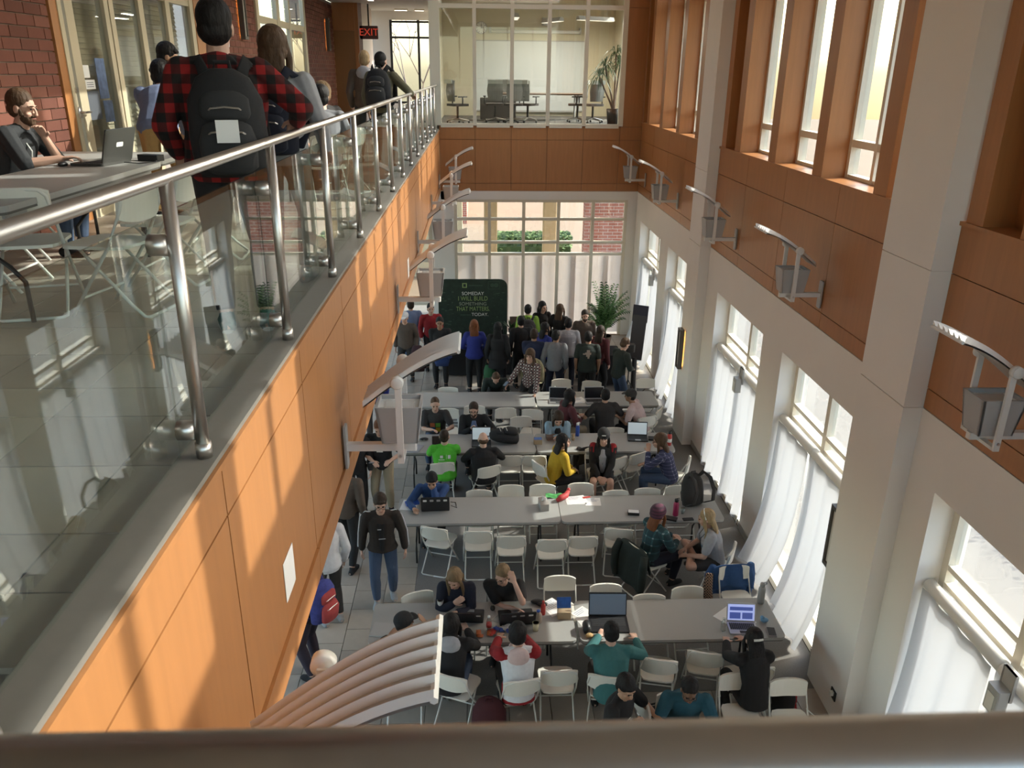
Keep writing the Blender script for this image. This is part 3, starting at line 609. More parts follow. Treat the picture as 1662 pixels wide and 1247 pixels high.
for tx, ty, rz, lab in (
 (-.36, 6.97, -22, 'white folding chair under the person in the grey-hooded black jacket'),
 (-.86, 6.95, 0, 'white folding chair under the person in the dark cap and charcoal hoodie'),
 (.44, 6.87, 10, 'white folding chair under the person in the red and white hoodie'),
 (.85, 7.01, 0, 'empty white folding chair between the red and white hoodie and the teal top'),
 (1.35, 6.91, -14, 'white folding chair under the man in the teal pullover'),
 (1.98, 7.16, -12, 'empty white folding chair pulled out right of the man in teal'),
 (2.53, 7.26, -14, 'empty white folding chair left of the dark-clad person at the silver laptop'),
 (3.04, 6.98, 6, 'white folding chair under the dark-clad person at the silver laptop'),
 (2.79, 6.93, 180, 'empty white folding chair facing the camera by the near handrail, left of a pair'),
 (3.31, 6.83, 180, 'empty white folding chair facing the camera by the near handrail, right of a pair'),
 (2.05, 6.66, 176, 'white folding chair under the boy in the dark teal tee'),
 (1.70, 6.52, 100, 'white folding chair beside the boy in black holding a phone'),
 (-.68, 10.0, -18, 'white folding chair turned askew at the left end of ' + T3),
 (-.04, 9.89, 0, 'empty white folding chair, second from the left before ' + T3),
 (.43, 9.75, 0, 'empty white folding chair, third from the left before ' + T3),
 (1.0, 9.65, 0, 'sunlit empty white folding chair, fourth from the left before ' + T3),
 (1.45, 9.72, 0, 'empty white folding chair, fifth from the left before ' + T3),
 (1.98, 9.91, -10, 'empty white folding chair left of the woman in the purple beanie'),
 (2.12, 9.48, -60, 'white folding chair draped with a dark coat under the purple beanie woman'),
 (3.50, 9.40, 62, 'white folding chair under the blonde girl in the tee'),
 (-.81, 8.49, 200, 'empty white folding chair turned away left of the woman in navy'),
 (-.3, 8.62, 180, 'white folding chair hidden behind the woman in navy'),
 (.28, 8.70, 180, 'white folding chair hidden behind the man in the black tee with glasses'),
 (1.02, 8.79, 180, 'empty white folding chair behind the paperback box, far side of ' + T4),
 (1.59, 8.6, 180, 'empty white folding chair behind the big black laptop, far side of ' + T4),
 (2.1, 8.37, 180, 'empty white folding chair tucked low, third from the right beyond ' + T4),
 (2.62, 8.52, 184, 'empty white folding chair left of the one with the blue jacket'),
 (3.36, 8.98, 184, 'white folding chair with a blue jacket hung over its back'),
 (-.02, 11.11, 180, 'empty white folding chair, first right of the man in the blue sweater'),
 (.48, 11.26, 180, 'empty white folding chair, second right of the man in the blue sweater'),
 (.98, 11.27, 180, 'empty white folding chair behind the tissue box with a green cloth'),
 (1.59, 11.3, 180, 'empty white folding chair behind the red and white papers'),
 (2.1, 11.05, 186, 'empty white folding chair, third from the right beyond ' + T3),
 (2.62, 11.11, 180, 'empty white folding chair, second from the right beyond ' + T3),
 (3.13, 11.18, 180, 'empty white folding chair, rightmost beyond ' + T3),
 (-.63, 12.04, 8, 'white folding chair under the man in the lime green tee'),
 (.16, 11.9, 24, 'white folding chair turned beside the bald man in black'),
 (.51, 12.29, 0, 'empty white folding chair right of the bald man in black'),
 (.92, 12.28, 0, 'empty white folding chair left of the girl in the yellow top'),
 (.95, 12.0, -58, 'white folding chair under the girl in the yellow top'),
 (2.35, 12.16, 32, 'white folding chair standing before the woman in the black and red jacket'),
 (2.75, 12.35, 30, 'empty white folding chair left of the man in the blue plaid shirt'),
 (2.02, 12.6, 185, 'white folding chair under the woman in the black and red jacket'),
 (3.55, 12.1, 70, 'white folding chair under the man in the blue plaid shirt'),
 (-.62, 14.37, 180, 'white folding chair behind the man in the grey four-square tee'),
 (-.11, 14.51, 180, 'white folding chair behind the bearded man in the black jacket'),
 (.49, 14.38, 185, 'empty white folding chair, first right of the bearded man'),
 (.77, 13.96, 185, 'empty white folding chair close to the table, second right of the bearded man'),
 (1.02, 14.3, 170, 'empty white folding chair left of the person in the denim shirt'),
 (1.74, 14.09, 150, 'white folding chair right of the person in the denim shirt'),
 (2.44, 13.42, 180, 'empty white folding chair beyond the open tablet on the second row'),
 (3.19, 13.9, 20, 'white folding chair under the man in the pale pink tee'),
 (3.52, 14.3, 60, 'white folding chair tilted at the right end behind the pale pink tee'),
 (-.66, 15.5, 180, 'empty white folding chair at the left end beyond ' + T1),
 (1.04, 15.55, 180, 'white folding chair beside the woman in the plaid shirt'),
 (1.73, 15.94, 180, 'white folding chair beyond the left laptop of ' + T1),
 (2.37, 15.82, 170, 'white folding chair beyond the right laptop of ' + T1),
 (3.53, 15.94, 182, 'white folding chair at the right end beyond ' + T1)):
    chair(tx, ty, rz, lab, G1)
G2 = 'white folding chairs on the balcony'
for x, y, rz, lab in ((-2.05, 5.08, 78, 'white folding chair on the balcony nearest the steel railing'), (-2.02, 5.88, 84, 'white folding chair on the balcony beside the nearest one'), (-1.98, 6.72, 96, 'white folding chair behind the legs of the person in red plaid'),
 (-2.75, 4.9, 15, 'white folding chair at the near end of the balcony table'), (-3.62, 5.75, -90, 'white folding chair left of the balcony table, nearer one'), (-3.95, 6.75, -85, 'white folding chair under the bearded man at the balcony table'),
 (-1.62, 9.2, 20, 'white folding chair under the person in the dark cap on the balcony'), (-1.50, 10.4, 60, 'white folding chair under the curly haired person on the balcony')):
    chair(x, y, rz, lab, G2, F2)
# ---------------------------------------------------------------- long folding tables
def make_table(L_, D_):
    t = thing('folding_table', '', 'table')
    ob('tabletop', MB().rbox(-L_ / 2, -D_ / 2, .705, L_ / 2, D_ / 2, .74, .07, 4), TTOP, t)
    ob('edge_band', MB().rbox(-L_ / 2 + .004, -D_ / 2 + .004, .69, L_ / 2 - .004, D_ / 2 - .004, .7045, .07, 4), TEDGE, t)
    ob('apron', MB().box(-L_ / 2 + .12, -D_ / 2 + .06, .655, L_ / 2 - .12, -D_ / 2 + .08, .6895).box(-L_ / 2 + .12, D_ / 2 - .08, .655, L_ / 2 - .12, D_ / 2 - .06, .6895), GREYM, t)
    for sx in (-1, 1):
        for sy in (-1, 1):
            x = sx * (L_ / 2 - .28)
            l_ = ob('leg', MB().loft([(x, sy * .04, .69), (x, sy * .06, .46), (x, sy * .2, .34), (x, sy * .27, .25), (x, sy * .27, .0)], .0145, n=8), BLKM, t, True)
        ob('brace', MB().loft([(x, 0, .5), (x - sx * .35, 0, .68)], .009, n=6).loft([(x, -.06, .46), (x, .06, .46)], .012, n=6), BLKM, t)
    return t
TB = make_table(2.42, .77)
G3 = 'long folding tables'
for i, (x, y, lab) in enumerate(((-.10, 7.96, 'long grey folding table nearest the camera, left one with two black laptops'), (2.36, 7.95, 'long grey folding table nearest the camera, right one with the silver laptop'),
 (-.03, 10.60, 'long grey folding table with a black sticker laptop at its left end'), (2.40, 10.60, 'long grey folding table with the purple bottle and the white papers'),
 (-.24, 12.93, 'long grey folding table with the black backpack and paper cup on it'), (2.20, 12.92, 'long grey folding table with the red bottle and open tablet'),
 (-.11, 14.98, 'bare long grey folding table in the farthest row'), (2.34, 14.97, 'long grey folding table with two dark laptops in the farthest row'))):
    if i == 0: TB.location = (x, y, 0); TB['label'] = lab; TB['group'] = G3
    else: dup(TB, (x, y, 0), 0, lab, G3)
dup(TB, (-3.0, 5.78, F2), R(90), 'long folding table on the balcony with the open laptop', 'folding tables on the balcony')
t2 = make_table(1.2, .74); t2.location = (-3.25, 7.42, F2); tag(t2, 'short folding table on the balcony standing across behind the long one', 'table', 'folding tables on the balcony')
dup(t2, (-2.5, 10.1, F2), R(90), 'folding table on the balcony behind the bending person in blue', 'folding tables on the balcony')
# ---------------------------------------------------------------- banner stand
t = thing('backdrop_banner', 'dark green rounded fabric backdrop with slogan behind the booth tables', 'banner', (-.14, 20.2, 0))
GRN = mat('banner_green', (.022, .038, .026), .8, noise=.5, nscale=10)
ob('fabric', MB().prism(rrect(.03, -.92, 1.92, .86, .2, 6), -.02, .02, 'y'), GRN, t)
for x in (-.7, .65): ob('foot', B(x - .03, -.22, 0, x + .03, .22, .03), GREYM, t)
PGR = mat('print_green', (.30, .42, .16), .8); PWH = mat('print_white', (.75, .76, .72), .8); PDG = mat('print_dim_green', (.05, .085, .055), .8); PG2 = mat('print_grey_green', (.32, .36, .28), .8)
rot = (R(90), 0, 0)
text('slogan', 'SOMEDAY', .125, PWH, t, (-.03, -.026, 1.545), rot); text('slogan', 'I WILL BUILD', .165, PGR, t, (-.03, -.026, 1.41), rot, sx=.80)
text('slogan', 'SOMETHING', .12, PG2, t, (-.03, -.026, 1.27), rot, sx=1.05); text('slogan', 'THAT MATTERS.', .165, PGR, t, (-.03, -.026, 1.135), rot, sx=.72); text('slogan', 'TODAY.', .12, PWH, t, (.15, -.026, .985), rot)
ob('small_line', MB().box(-.36, -.024, .965, -.21, -.02, .987).box(-.2, -.024, .965, -.07, -.02, .987), PDG, t)
ob('logo', MB().box(-.30, -.024, 1.70, -.18, -.02, 1.72).box(-.30, -.024, 1.80, -.18, -.02, 1.82).box(-.30, -.024, 1.72, -.275, -.02, 1.80).box(-.205, -.024, 1.72, -.18, -.02, 1.80), PGR, t)
ob('logo_text', B(-.14, -.024, 1.745, .22, -.02, 1.77), PDG, t)
pt = MB()
random.seed(5)
for _ in range(46):
    x = random.choice((random.uniform(-.88, -.55), random.uniform(.45, .76))); z = random.uniform(.3, 1.6); w_ = random.uniform(.03, .09); pt.box(x, -.023, z, x + w_, -.02, z + random.choice((.012, .03)))
pt.box(.36, -.023, 1.86, .66, -.02, 1.87).box(.36, -.023, 1.66, .66, -.02, 1.67).box(.36, -.023, 1.67, .37, -.02, 1.86).box(.65, -.023, 1.67, .66, -.02, 1.86).loft([(.47, -.023, 1.765), (.47, -.02, 1.765)], .05, n=14).loft([(.57, -.023, 1.765), (.57, -.02, 1.765)], [.06, .06], n=12)
ob('faint_pattern', pt, PDG, t)
# booth tables under dark cloths
def booth(x0, x1, y0, y1, lab, m, h=.74):
    t = thing('booth_table', lab, 'table', ((x0 + x1) / 2, (y0 + y1) / 2, 0)); a, b = (x1 - x0) / 2, (y1 - y0) / 2
    ob('tabletop', MB().rbox(-a, -b, h - .03, a, b, h, .04, 3), TTOP, t)
    pts = rrect(-a - .012, -b - .012, a + .012, b + .012, .05, 3); n = len(pts); cl = MB()
    N = 48
    def ring(k):
        q = k / N * n; i = int(q) % n; f_ = q - int(q); p, r_ = pts[i], pts[(i + 1) % n]; return p[0] + (r_[0] - p[0]) * f_, p[1] + (r_[1] - p[1]) * f_
    cl.prism(pts, h + .001, h + .006)
    def fn(u, v):
        x, y = ring(u * N); s = 1 + v * .05 * (1 + .6 * math.sin(u * N * 1.7)); return (x * s, y * s, (h + .005) * (1 - v) + .02 * v)
    cl.grid(fn, 96, 4); ob('tablecloth', cl, m, t); return t
BCL = mat('black_cloth', (.018, .017, .018), .9)
booth(-.75, .75, 18.3, 18.95, 'booth table under a black cloth before the green backdrop', BCL)
booth(.95, 2.7, 19.0, 19.7, 'booth table under a dark cloth beside the green backdrop', BCL)
booth(2.6, 3.3, 17.6, 18.3, 'small booth table under a black cloth near the palm', BCL)
# ---------------------------------------------------------------- plants
LEAF = [mat('leaf_%d' % k, c, .45, noise=.25, nscale=6) for k, c in enumerate(((.10, .22, .075), (.17, .33, .12), (.05, .12, .045)))]
def palm():
    t = thing('palm', 'tall feathery green palm in a pot in the far right corner', 'plant', (3.3, 20.3, 0))
    ob('pot', MB().loft([(0, 0, 0), (0, 0, .36), (0, 0, .36), (0, 0, .3)], [.15, .21, .19, .17], n=20), mat('pot_brown', (.14, .09, .06), .7), t, True)
    random.seed(21)
    for k in range(54):
        az = random.uniform(0, 6.28); up = random.uniform(.7, 1.62); rch = random.uniform(.22, .58); m = MB(); pts = []
        for i in range(9):
            s = i / 8; pts.append(Vector((math.cos(az) * rch * s ** 1.6, math.sin(az) * rch * s ** 1.6 - 0, .3 + up * s - .55 * rch * s ** 3)))
        m.loft(pts, [.009 - .0008 * i for i in range(9)], n=5)
        for i in range(3, 9):
            for h in (0, .5):
                p = pts[i] if h == 0 or i == 8 else (pts[i] + pts[i + 1]) / 2
                tg = (pts[min(i + 1, 8)] - pts[i - 1]).normalized()
                for sg in (-1, 1):
                    sd = tg.cross(Vector((0, 0, 1))).normalized() * sg; l_ = .26 * (1 - .06 * i); tip = p + (sd * .8 + tg * .7 + Vector((0, 0, -.35))) * l_; wv = tg * .02
                    b = len(m.v); mid = (p + tip) / 2 + Vector((0, 0, .03)); m.v += [tuple(p), tuple(mid - wv), tuple(tip), tuple(mid + wv)]; m.f.append((b, b + 1, b + 2, b + 3))
        ob('frond', m, LEAF[k % 3], t)
palm()
def dracaena():
    t = thing('dracaena', 'tall dark spiky plant in a pot behind the conference room glass', 'plant', (3.62, 22.6, 5.58))
    ob('pot', MB().loft([(0, 0, 0), (0, 0, .4), (0, 0, .4), (0, 0, .34)], [.16, .2, .18, .16], n=18), BLK, t, True)
    random.seed(9)
    for (hx, hy, hz) in ((-.30, -.1, 1.45), (-.02, -.05, 1.75), (-.42, .05, 1.2), (.12, .1, 1.5)):
        ob('cane', MB().loft([(0, 0, .3), (hx * .3, hy * .3, hz * .5), (hx, hy, hz)], [.03, .025, .02], n=7), MATS['bark'], t)
        m = MB()
        for k in range(60):
            az = random.uniform(0, 6.28); el = random.uniform(-.5, 1.3); d = Vector((math.cos(az) * math.cos(el), math.sin(az) * math.cos(el), math.sin(el))); l_ = random.uniform(.3, .48)
            c = Vector((hx, hy, hz)); sd = d.cross(Vector((0, 0, 1))).normalized() * .018; b = len(m.v); mid = c + d * l_ * .55; tip = c + d * l_ + Vector((0, 0, -.22 * l_ / .4))
            m.v += [tuple(c), tuple(mid - sd), tuple(tip), tuple(mid + sd)]; m.f.append((b, b + 1, b + 2, b + 3))
        o = ob('leaves', m, LEAF[2], t); o['kind'] = 'stuff'
dracaena()
# ---------------------------------------------------------------- conference room furniture
t = thing('whiteboard', 'large white board on the conference room back wall', 'whiteboard', (1.6, YB, 6.75))
ob('board', B(-1.7, -.03, -1.0, 1.7, -.005, 1.0), mat('whiteboard_face', (.66, .68, .68), .25), t); ob('tray', B(-1.5, -.10, -1.05, 1.5, -.01, -1.02), GREYM, t); ob('frame', MB().box(-1.73, -.035, 1.0, 1.73, -.004, 1.03).box(-1.73, -.035, -1.03, 1.73, -.004, -1.0), GREYM, t)
t = thing('wall_clock', 'round white wall clock high on the conference room wall', 'clock', (.1, YB, 8.12))
ob('rim', MB().loft([(0, -.001, 0), (0, -.05, 0)], .18, n=28), GREYM, t); ob('dial', MB().loft([(0, -.05, 0), (0, -.055, 0)], .155, n=28), PAPER, t); ob('hands', MB().box(-.008, -.06, -.01, .008, -.056, .11).box(-.01, -.06, -.008, .08, -.056, .008), BLK, t)
for a in range(12): ob('hour_mark', B(-.006, -.058, .12, .006, -.0551, .145).tf(Matrix.Rotation(R(30 * a), 4, 'Y')), BLK, t)
t = thing('projection_screen', 'rolled up white projection screen above the whiteboard', 'screen', (1.75, YB - .12, 8.02))
ob('housing', MB().loft([(-1.35, 0, 0), (1.35, 0, 0)], .05, n=14), WHITE, t, True); ob('bracket', MB().box(-1.4, -.02, -.05, -1.35, .12, .12).box(1.35, -.02, -.05, 1.4, .12, .12), GREYM, t)
tag(ob('wall_speaker', MB().rbox(1.95, YB - .12, 8.2, 2.13, YB, 8.42, .02, 2), GREYM), 'small grey speaker on the wall above the whiteboard', 'speaker')
t = thing('conference_table', 'long dark-topped table in the conference room', 'table', (1.7, 24.3, 5.58))
ob('tabletop', MB().rbox(-1.35, -.5, .70, 1.35, .5, .74, .1, 4), mat('table_walnut', (.13, .075, .045), .35), t)
for x in (-1.1, 1.1):
    for y in (-.38, .38): ob('leg', MB().loft([(x, y, 0), (x, y, .70)], .028, n=10), GREYM, t)
OCH = mat('office_mesh', (.16, .16, .15), .7); OSEAT = mat('office_seat', (.10, .09, .085), .8)
def office():
    t = thing('office_chair', '', 'chair')
    ob('seat', MB().rbox(-.24, -.23, .44, .24, .24, .50, .08, 4), OSEAT, t)
    bk = MB()
    for i in range(6):
        for j in range(4):
            def q(a, b): u = a / 6 * 2 - 1; return Vector((u * (.22 - .02 * abs(b - 2)), -.25 + .05 * u * u - .03 * math.sin(b / 4 * 3.1), .56 + .13 * b))
            a, b_, c, d = q(i, j), q(i + 1, j), q(i + 1, j + 1), q(i, j + 1); o_ = Vector((0, .03, 0)); bk.hexa([a, b_, b_ + o_, a + o_, d, c, c + o_, d + o_])
    ob('backrest', bk, OCH, t)
    ob('headband', B(-.2, -.29, 1.0, .2, -.25, 1.10), mat('office_band', (.45, .47, .45), .6), t)
    for s in (-1, 1): ob('armrest', MB().loft([(s * .2, 0, .46), (s * .28, 0, .5), (s * .28, 0, .66)], .018, n=6).rbox(s * .28 - .035, -.13, .66, s * .28 + .035, .13, .69, .02, 2), BLK, t)
    ob('column', MB().loft([(0, 0, .1), (0, 0, .44)], .03, n=10), BLKM, t)
    for k in range(5):
        a = k * 2 * math.pi / 5; l_ = ob('base_leg', MB().loft([(0, 0, .12), (math.cos(a) * .3, math.sin(a) * .3, .07)], [.03, .018], n=6), STEEL, t); ob('caster', MB().ell((math.cos(a) * .3, math.sin(a) * .3, .03), (.03, .03, .03), n=8, m=6), BLK, l_)
    return t
oc = office(); G4 = 'office chairs in the conference room'
for i, (x, y, rz, lab) in enumerate(((-.55, 22.6, -60, 'office chair alone at the left end behind the conference glass'), (.45, 23.2, 0, 'dark office chair backing the conference glass, second from the left'), (.95, 23.1, 5, 'dark office chair backing the conference glass, third from the left'), (1.35, 23.25, -40, 'office chair at the middle of the conference table'),
  (2.75, 23.5, 75, 'office chair turned side-on near the right end of the conference table'), (3.15, 23.3, 20, 'office chair in the sun by the potted plant'), (.7, 25.2, 180, 'office chair on the far side of the conference table'))):
    if i == 0: oc.location = (x, y, 5.58); oc.rotation_euler = (0, 0, R(rz)); oc['label'] = lab; oc['group'] = G4
    else: dup(oc, (x, y, 5.58), R(rz), lab, G4)
G5 = 'pendant lights in the conference room'
for x, y, rz, lab in ((1.0, 23.4, 0, 'grey pendant light in the conference room, left one'), (2.1, 24.8, 20, 'grey pendant light in the conference room, middle one'), (3.2, 23.9, -60, 'grey pendant light in the conference room, right one')):
    t = thing('pendant_light', lab, 'lamp', (x, y, 8.2), R(rz), G5)
    ob('shade', MB().hexa([(-.09, -.6, 0), (.09, -.6, 0), (.09, .6, 0), (-.09, .6, 0), (-.04, -.6, .1), (.04, -.6, .1), (.04, .6, .1), (-.04, .6, .1)]), GREYM, t)
    ob('diffuser', B(-.075, -.58, -.01, .075, .58, -.001), mat('pendant_lit', (1, .90, .74), .5, emit=.7), t)
    for s in (-.4, .4): ob('cable', MB().loft([(0, s, .1), (0, s, .75)], .004, n=5), GREYM, t)
    ld = bpy.data.lights.new('pendant_lamp', 'AREA'); ld.shape = 'RECTANGLE'; ld.size = .15; ld.size_y = 1.1; ld.energy = 45; ld.color = (1, .90, .74); lo = bpy.data.objects.new('pendant_lamp', ld); C.objects.link(lo); lo.parent = t; lo.location = (0, 0, -.03)
t = thing('desk_panel', 'low dark cabinet behind the office chairs in the conference room', 'cabinet', (.55, 23.9, 5.58))
ob('body', MB().rbox(-.5, -.2, .05, .5, .2, .62, .02, 2), OSEAT, t); ob('door', B(-.48, -.215, .08, -.01, -.2, .6), OSEAT, t); ob('door', B(.01, -.215, .08, .48, -.2, .6), OSEAT, t)
# ---------------------------------------------------------------- people
SKIN = {k: mat('skin_' + k, c, .5, noise=.05, nscale=12) for k, c in (('light', (.56, .34, .25)), ('mid', (.46, .27, .18)), ('tan', (.33, .18, .11)), ('brown', (.19, .10, .06)))}
HAIR = {k: mat('hair_' + k, c, .62, noise=.5, nscale=26, bump=.9, spec=.25, stretch=(1, 1, .35)) for k, c in (('black', (.012, .010, .010)), ('dark', (.035, .022, .015)), ('brown', (.08, .045, .025)), ('light', (.20, .13, .07)), ('red', (.16, .055, .02)), ('blonde', (.34, .24, .13)), ('grey', (.09, .075, .065)))}
def cloth(name, c, n=.12): return mat('cloth_' + name, c, .9, noise=n, nscale=25, bump=.15)
EYEW = mat('eye_white', (.7, .68, .65), .3); EYED = mat('eye_dark', (.02, .015, .012), .2); LIPS = mat('lips', (.38, .15, .12), .5)
SOLE = mat('sole_white', (.7, .7, .67), .6)
def remesh(o, vs, dec, sm=3):
    m = o.modifiers.new('remesh', 'REMESH'); m.mode = 'VOXEL'; m.voxel_size = vs; m.use_smooth_shade = True
    s = o.modifiers.new('smooth', 'SMOOTH'); s.factor = .5; s.iterations = sm
    if dec < 1: d = o.modifiers.new('decimate', 'DECIMATE'); d.ratio = dec
    return o
def ik(a, t, l1, l2, pole):
    a = Vector(a); t = Vector(t); d = t - a; L_ = d.length; mx = (l1 + l2) * .995
    if L_ > mx: d = d * (mx / L_); L_ = mx; t = a + d
    if L_ < abs(l1 - l2) + .02: L_ = abs(l1 - l2) + .02
    x = (l1 * l1 - l2 * l2 + L_ * L_) / (2 * L_); h = math.sqrt(max(0, l1 * l1 - x * x)); n = d.normalized(); p = Vector(pole); p = (p - n * p.dot(n)); p = p.normalized() if p.length > 1e-5 else n.orthogonal()
    return a + n * x + p * h, t
def hand(mb, w, d, nrm, lat, curl=.5, point=False, s=1.0):
    """wrist w, direction d, palm normal nrm, lat = towards the thumb"""
    d = d.normalized(); lat = (lat - d * lat.dot(d)).normalized(); nrm = d.cross(lat) if d.cross(lat).dot(nrm) > 0 else -d.cross(lat)
    mb.loft([w - d * .02 * s, w + d * .015 * s, w + d * .05 * s, w + d * .09 * s], [(.024 * s, .018 * s), (.03 * s, .017 * s), (.041 * s, .015 * s), (.038 * s, .012 * s)], side=lat, n=10)
    for i, (o, l_) in enumerate(((.031, .070), (.0105, .080), (-.0105, .074), (-.031, .058))):
        c = curl * (1 if not (point and i == 0) else .05); b = w + d * .082 * s + lat * o * s; fan = lat * (o * 2.2)
        d1 = (d + fan + nrm * c * .6).normalized(); d2 = (d * (1 - .6 * c) + nrm * c * 1.6 + fan * .5).normalized(); d3 = (d * (1 - 1.3 * c) + nrm * c * 1.8).normalized()
        p1 = b + d1 * l_ * .5 * s; p2 = p1 + d2 * l_ * .32 * s; p3 = p2 + d3 * l_ * .24 * s; mb.loft([b - d * .02 * s, b, p1, p2, p3, p3 + d3 * .005], [.010 * s, .0105 * s, .0095 * s, .009 * s, .008 * s, .004], n=7)
    b = w + d * .025 * s + lat * .028 * s; t1 = (d * .6 + lat * .8 + nrm * .3).normalized(); t2 = (d * .9 + lat * .3 + nrm * (.2 + .5 * curl)).normalized(); p1 = b + t1 * .038 * s; p2 = p1 + t2 * .034 * s
    mb.loft([b - t1 * .02, b, p1, p2, p2 + t2 * .005], [.013 * s, .0135 * s, .0115 * s, .0095 * s, .005], n=7)
NP = [0]
def person(label, x, y, rz, z=0, pose='sit', sc=1.0, lean=6, side=0, hp=0, hy=0, lh=None, rh=None, top=None, slv='long', hood=None, pants=None, leg='long', shoes=None, hair='dark', hs='short', beard=None, skin='light',
           fem=False, q=.011, feet=None, knees=None, extra=None, glasses=False, hat=None, curl=.5, face=True, fat=1.0, group=None, stride=0, hz=None, hem=0):
    NP[0] += 1
    sit = pose == 'sit'; Hz = hz if hz is not None else (.53 if sit else .93); H = Vector((0, 0, Hz))
    l = R(lean); sd = R(side); rot = Matrix.Rotation(sd, 3, 'Y') @ Matrix.Rotation(-l, 3, 'X')
    u = rot @ Vector((0, 0, 1)); f_ = rot @ Vector((0, 1, 0)); rt = rot @ Vector((1, 0, 0))
    N = H + u * .50; sw = (.165 if fem else .19)
    S = {1: N - u * .055 + rt * sw, -1: N - u * .055 - rt * sw}
    hr = Matrix.Rotation(R(-hy), 3, 'Z') @ Matrix.Rotation(-R(hp), 3, 'X')
    hu = (u * .45 + hr @ Vector((0, 0, 1)) * .55).normalized(); hc = N + hu * .152 + (hr @ Vector((0, 1, 0))) * .02
    def HP(px, py, pz): return hc + hr @ Vector((px, py, pz))
    w_ = fat
    def torso(mb, g=0, lo=-.06, hi=.5, cuts=True):
        prof = [(-.10, .125, .095), (-.04, .17, .12), (.06, .158 if not fem else .15, .115), (.16, .148 if not fem else .128, .108), (.28, .165 if not fem else .145, .122), (.38, .175 if not fem else .15, .118), (.44, .15 if not fem else .132, .095), (.48, .085, .07)]
        pts = []; rr = []
        for h, a, b in prof:
            if h < lo or h > hi: continue
            k = w_ if h < .4 else 1 + (w_ - 1) * .5
            bend = f_ * (-.02 * math.sin((h + .1) / .6 * 3.14)) if lean > 12 else Vector((0, 0, 0))
            pts.append(H + u * h + bend); rr.append((a * k + g, b * k + g))
        mb.loft(pts, rr, side=rt, n=16)
        if fem and lo < .2:
            for s_ in (-1, 1): mb.ell(H + u * .33 + f_ * .085 + rt * s_ * .065, (.06 + g, .05 + g, .06 + g), rot, 8, 6)
    # arms
    arms = {}
    for s_ in (1, -1):
        tgt = rh if s_ == 1 else lh
        if tgt is None: tgt = (.24 * s_, .06, Hz - .06) if not sit else (.16 * s_, .34, .64)
        pole = Vector((s_ * .45, .3, -1)) if tgt[2] > Hz + .3 else Vector((s_ * .75, -.6, -.55)) if tgt[2] > Hz + .05 or sit else Vector((s_ * .4, -1, 0))
        E_, Wr = ik(S[s_], tgt, .29, .25, pole); arms[s_] = (S[s_], E_, Wr)
    def arm(mb, s_, g=0, to=2.0, w=1.0):
        a, e, wr = arms[s_]; wr2 = e + (wr - e) * min(1, max(0, to - 1)); e2 = a + (e - a) * min(1, to)
        mb.cap(a, .058 * w + g, e2, (.058 - .016 * min(1, to)) * w + g, n=9)
        if to > 1: mb.cap(e, .042 * w + g, wr2, (.042 - .013 * (to - 1)) * w + g, n=9)
    # legs
    legs = {}
    for s_ in (1, -1):
        hip = H + Vector((s_ * .09, 0, -.02)); 
        if feet: ft = Vector(feet[0 if s_ == 1 else 1])
        elif sit: ft = Vector((s_ * .12, .40, .09))
        else: ft = Vector((s_ * .11, s_ * stride, .09))
        pole = Vector((s_ * .15, 1, .35)) if knees is None else Vector(knees[0 if s_ == 1 else 1])
        K, A = ik(hip, ft, .44, .42, pole); legs[s_] = (hip, K, A)
    def legm(mb, s_, g=0, to=2.0):
        hip, K, A = legs[s_]; K2 = hip + (K - hip) * min(1, to); mb.cap(hip, .088 * (1 + (w_ - 1) * .6) + g, K2, .058 + .03 * (1 - min(1, to)) + g, n=10)
        if to > 1:
            A2 = K + (A - K) * (to - 1); mid = K + (A2 - K) * .35; mb.loft([K - (A2 - K) * .06, K, mid, A2], [.04 + g, .057 + g, .058 + g, .038 + .018 * (2 - to) + g], n=10)
    def footm(mb, s_, g=0):
        hip, K, A = legs[s_]; dr = Vector((s_ * .12, 1, 0)).normalized()
        if (A - K).normalized().z > -.5: dr = ((A - K).normalized() * .2 + Vector((s_ * .3, 1, -.15))).normalized()
        b = Vector((A.x, A.y, A.z - .055)); mb.loft([b - dr * .075, b - dr * .05, b + dr * .03, b + dr * .12, b + dr * .175], [(.022 + g, .022 + g), (.036 + g, .034 + g), (.04 + g, .036 + g), (.044 + g, .024 + g), (.026 + g, .014 + g)], side=(1, 0, 0), n=10); mb.cap(A, .04 + g * .5, b, .036 + g, n=8)
    mb = MB(); torso(mb)
    mb.cap(N - u * .07, .062, hc - hu * .06, .056, n=10); mb.loft([S[-1] + u * .01 + rt * .02, N - u * .02 - rt * .05, N + u * .0, N - u * .02 + rt * .05, S[1] + u * .01 - rt * .02], [.04, .05, .052, .05, .04], n=8)
    mb.ell(hc + hr @ Vector((0, -.012, .022)), (.077, .094, .098), hr, 14, 10); mb.ell(hc + hr @ Vector((0, .022, -.052)), (.060, .070, .064), hr, 12, 8); mb.ell(HP(0, .055, -.085), (.032, .034, .026), hr, 8, 6)
    mb.loft([HP(0, .085, .02), HP(0, .104, -.012), HP(0, .108, -.026), HP(0, .085, -.034)], [.009, .012, .016, .012], n=7)
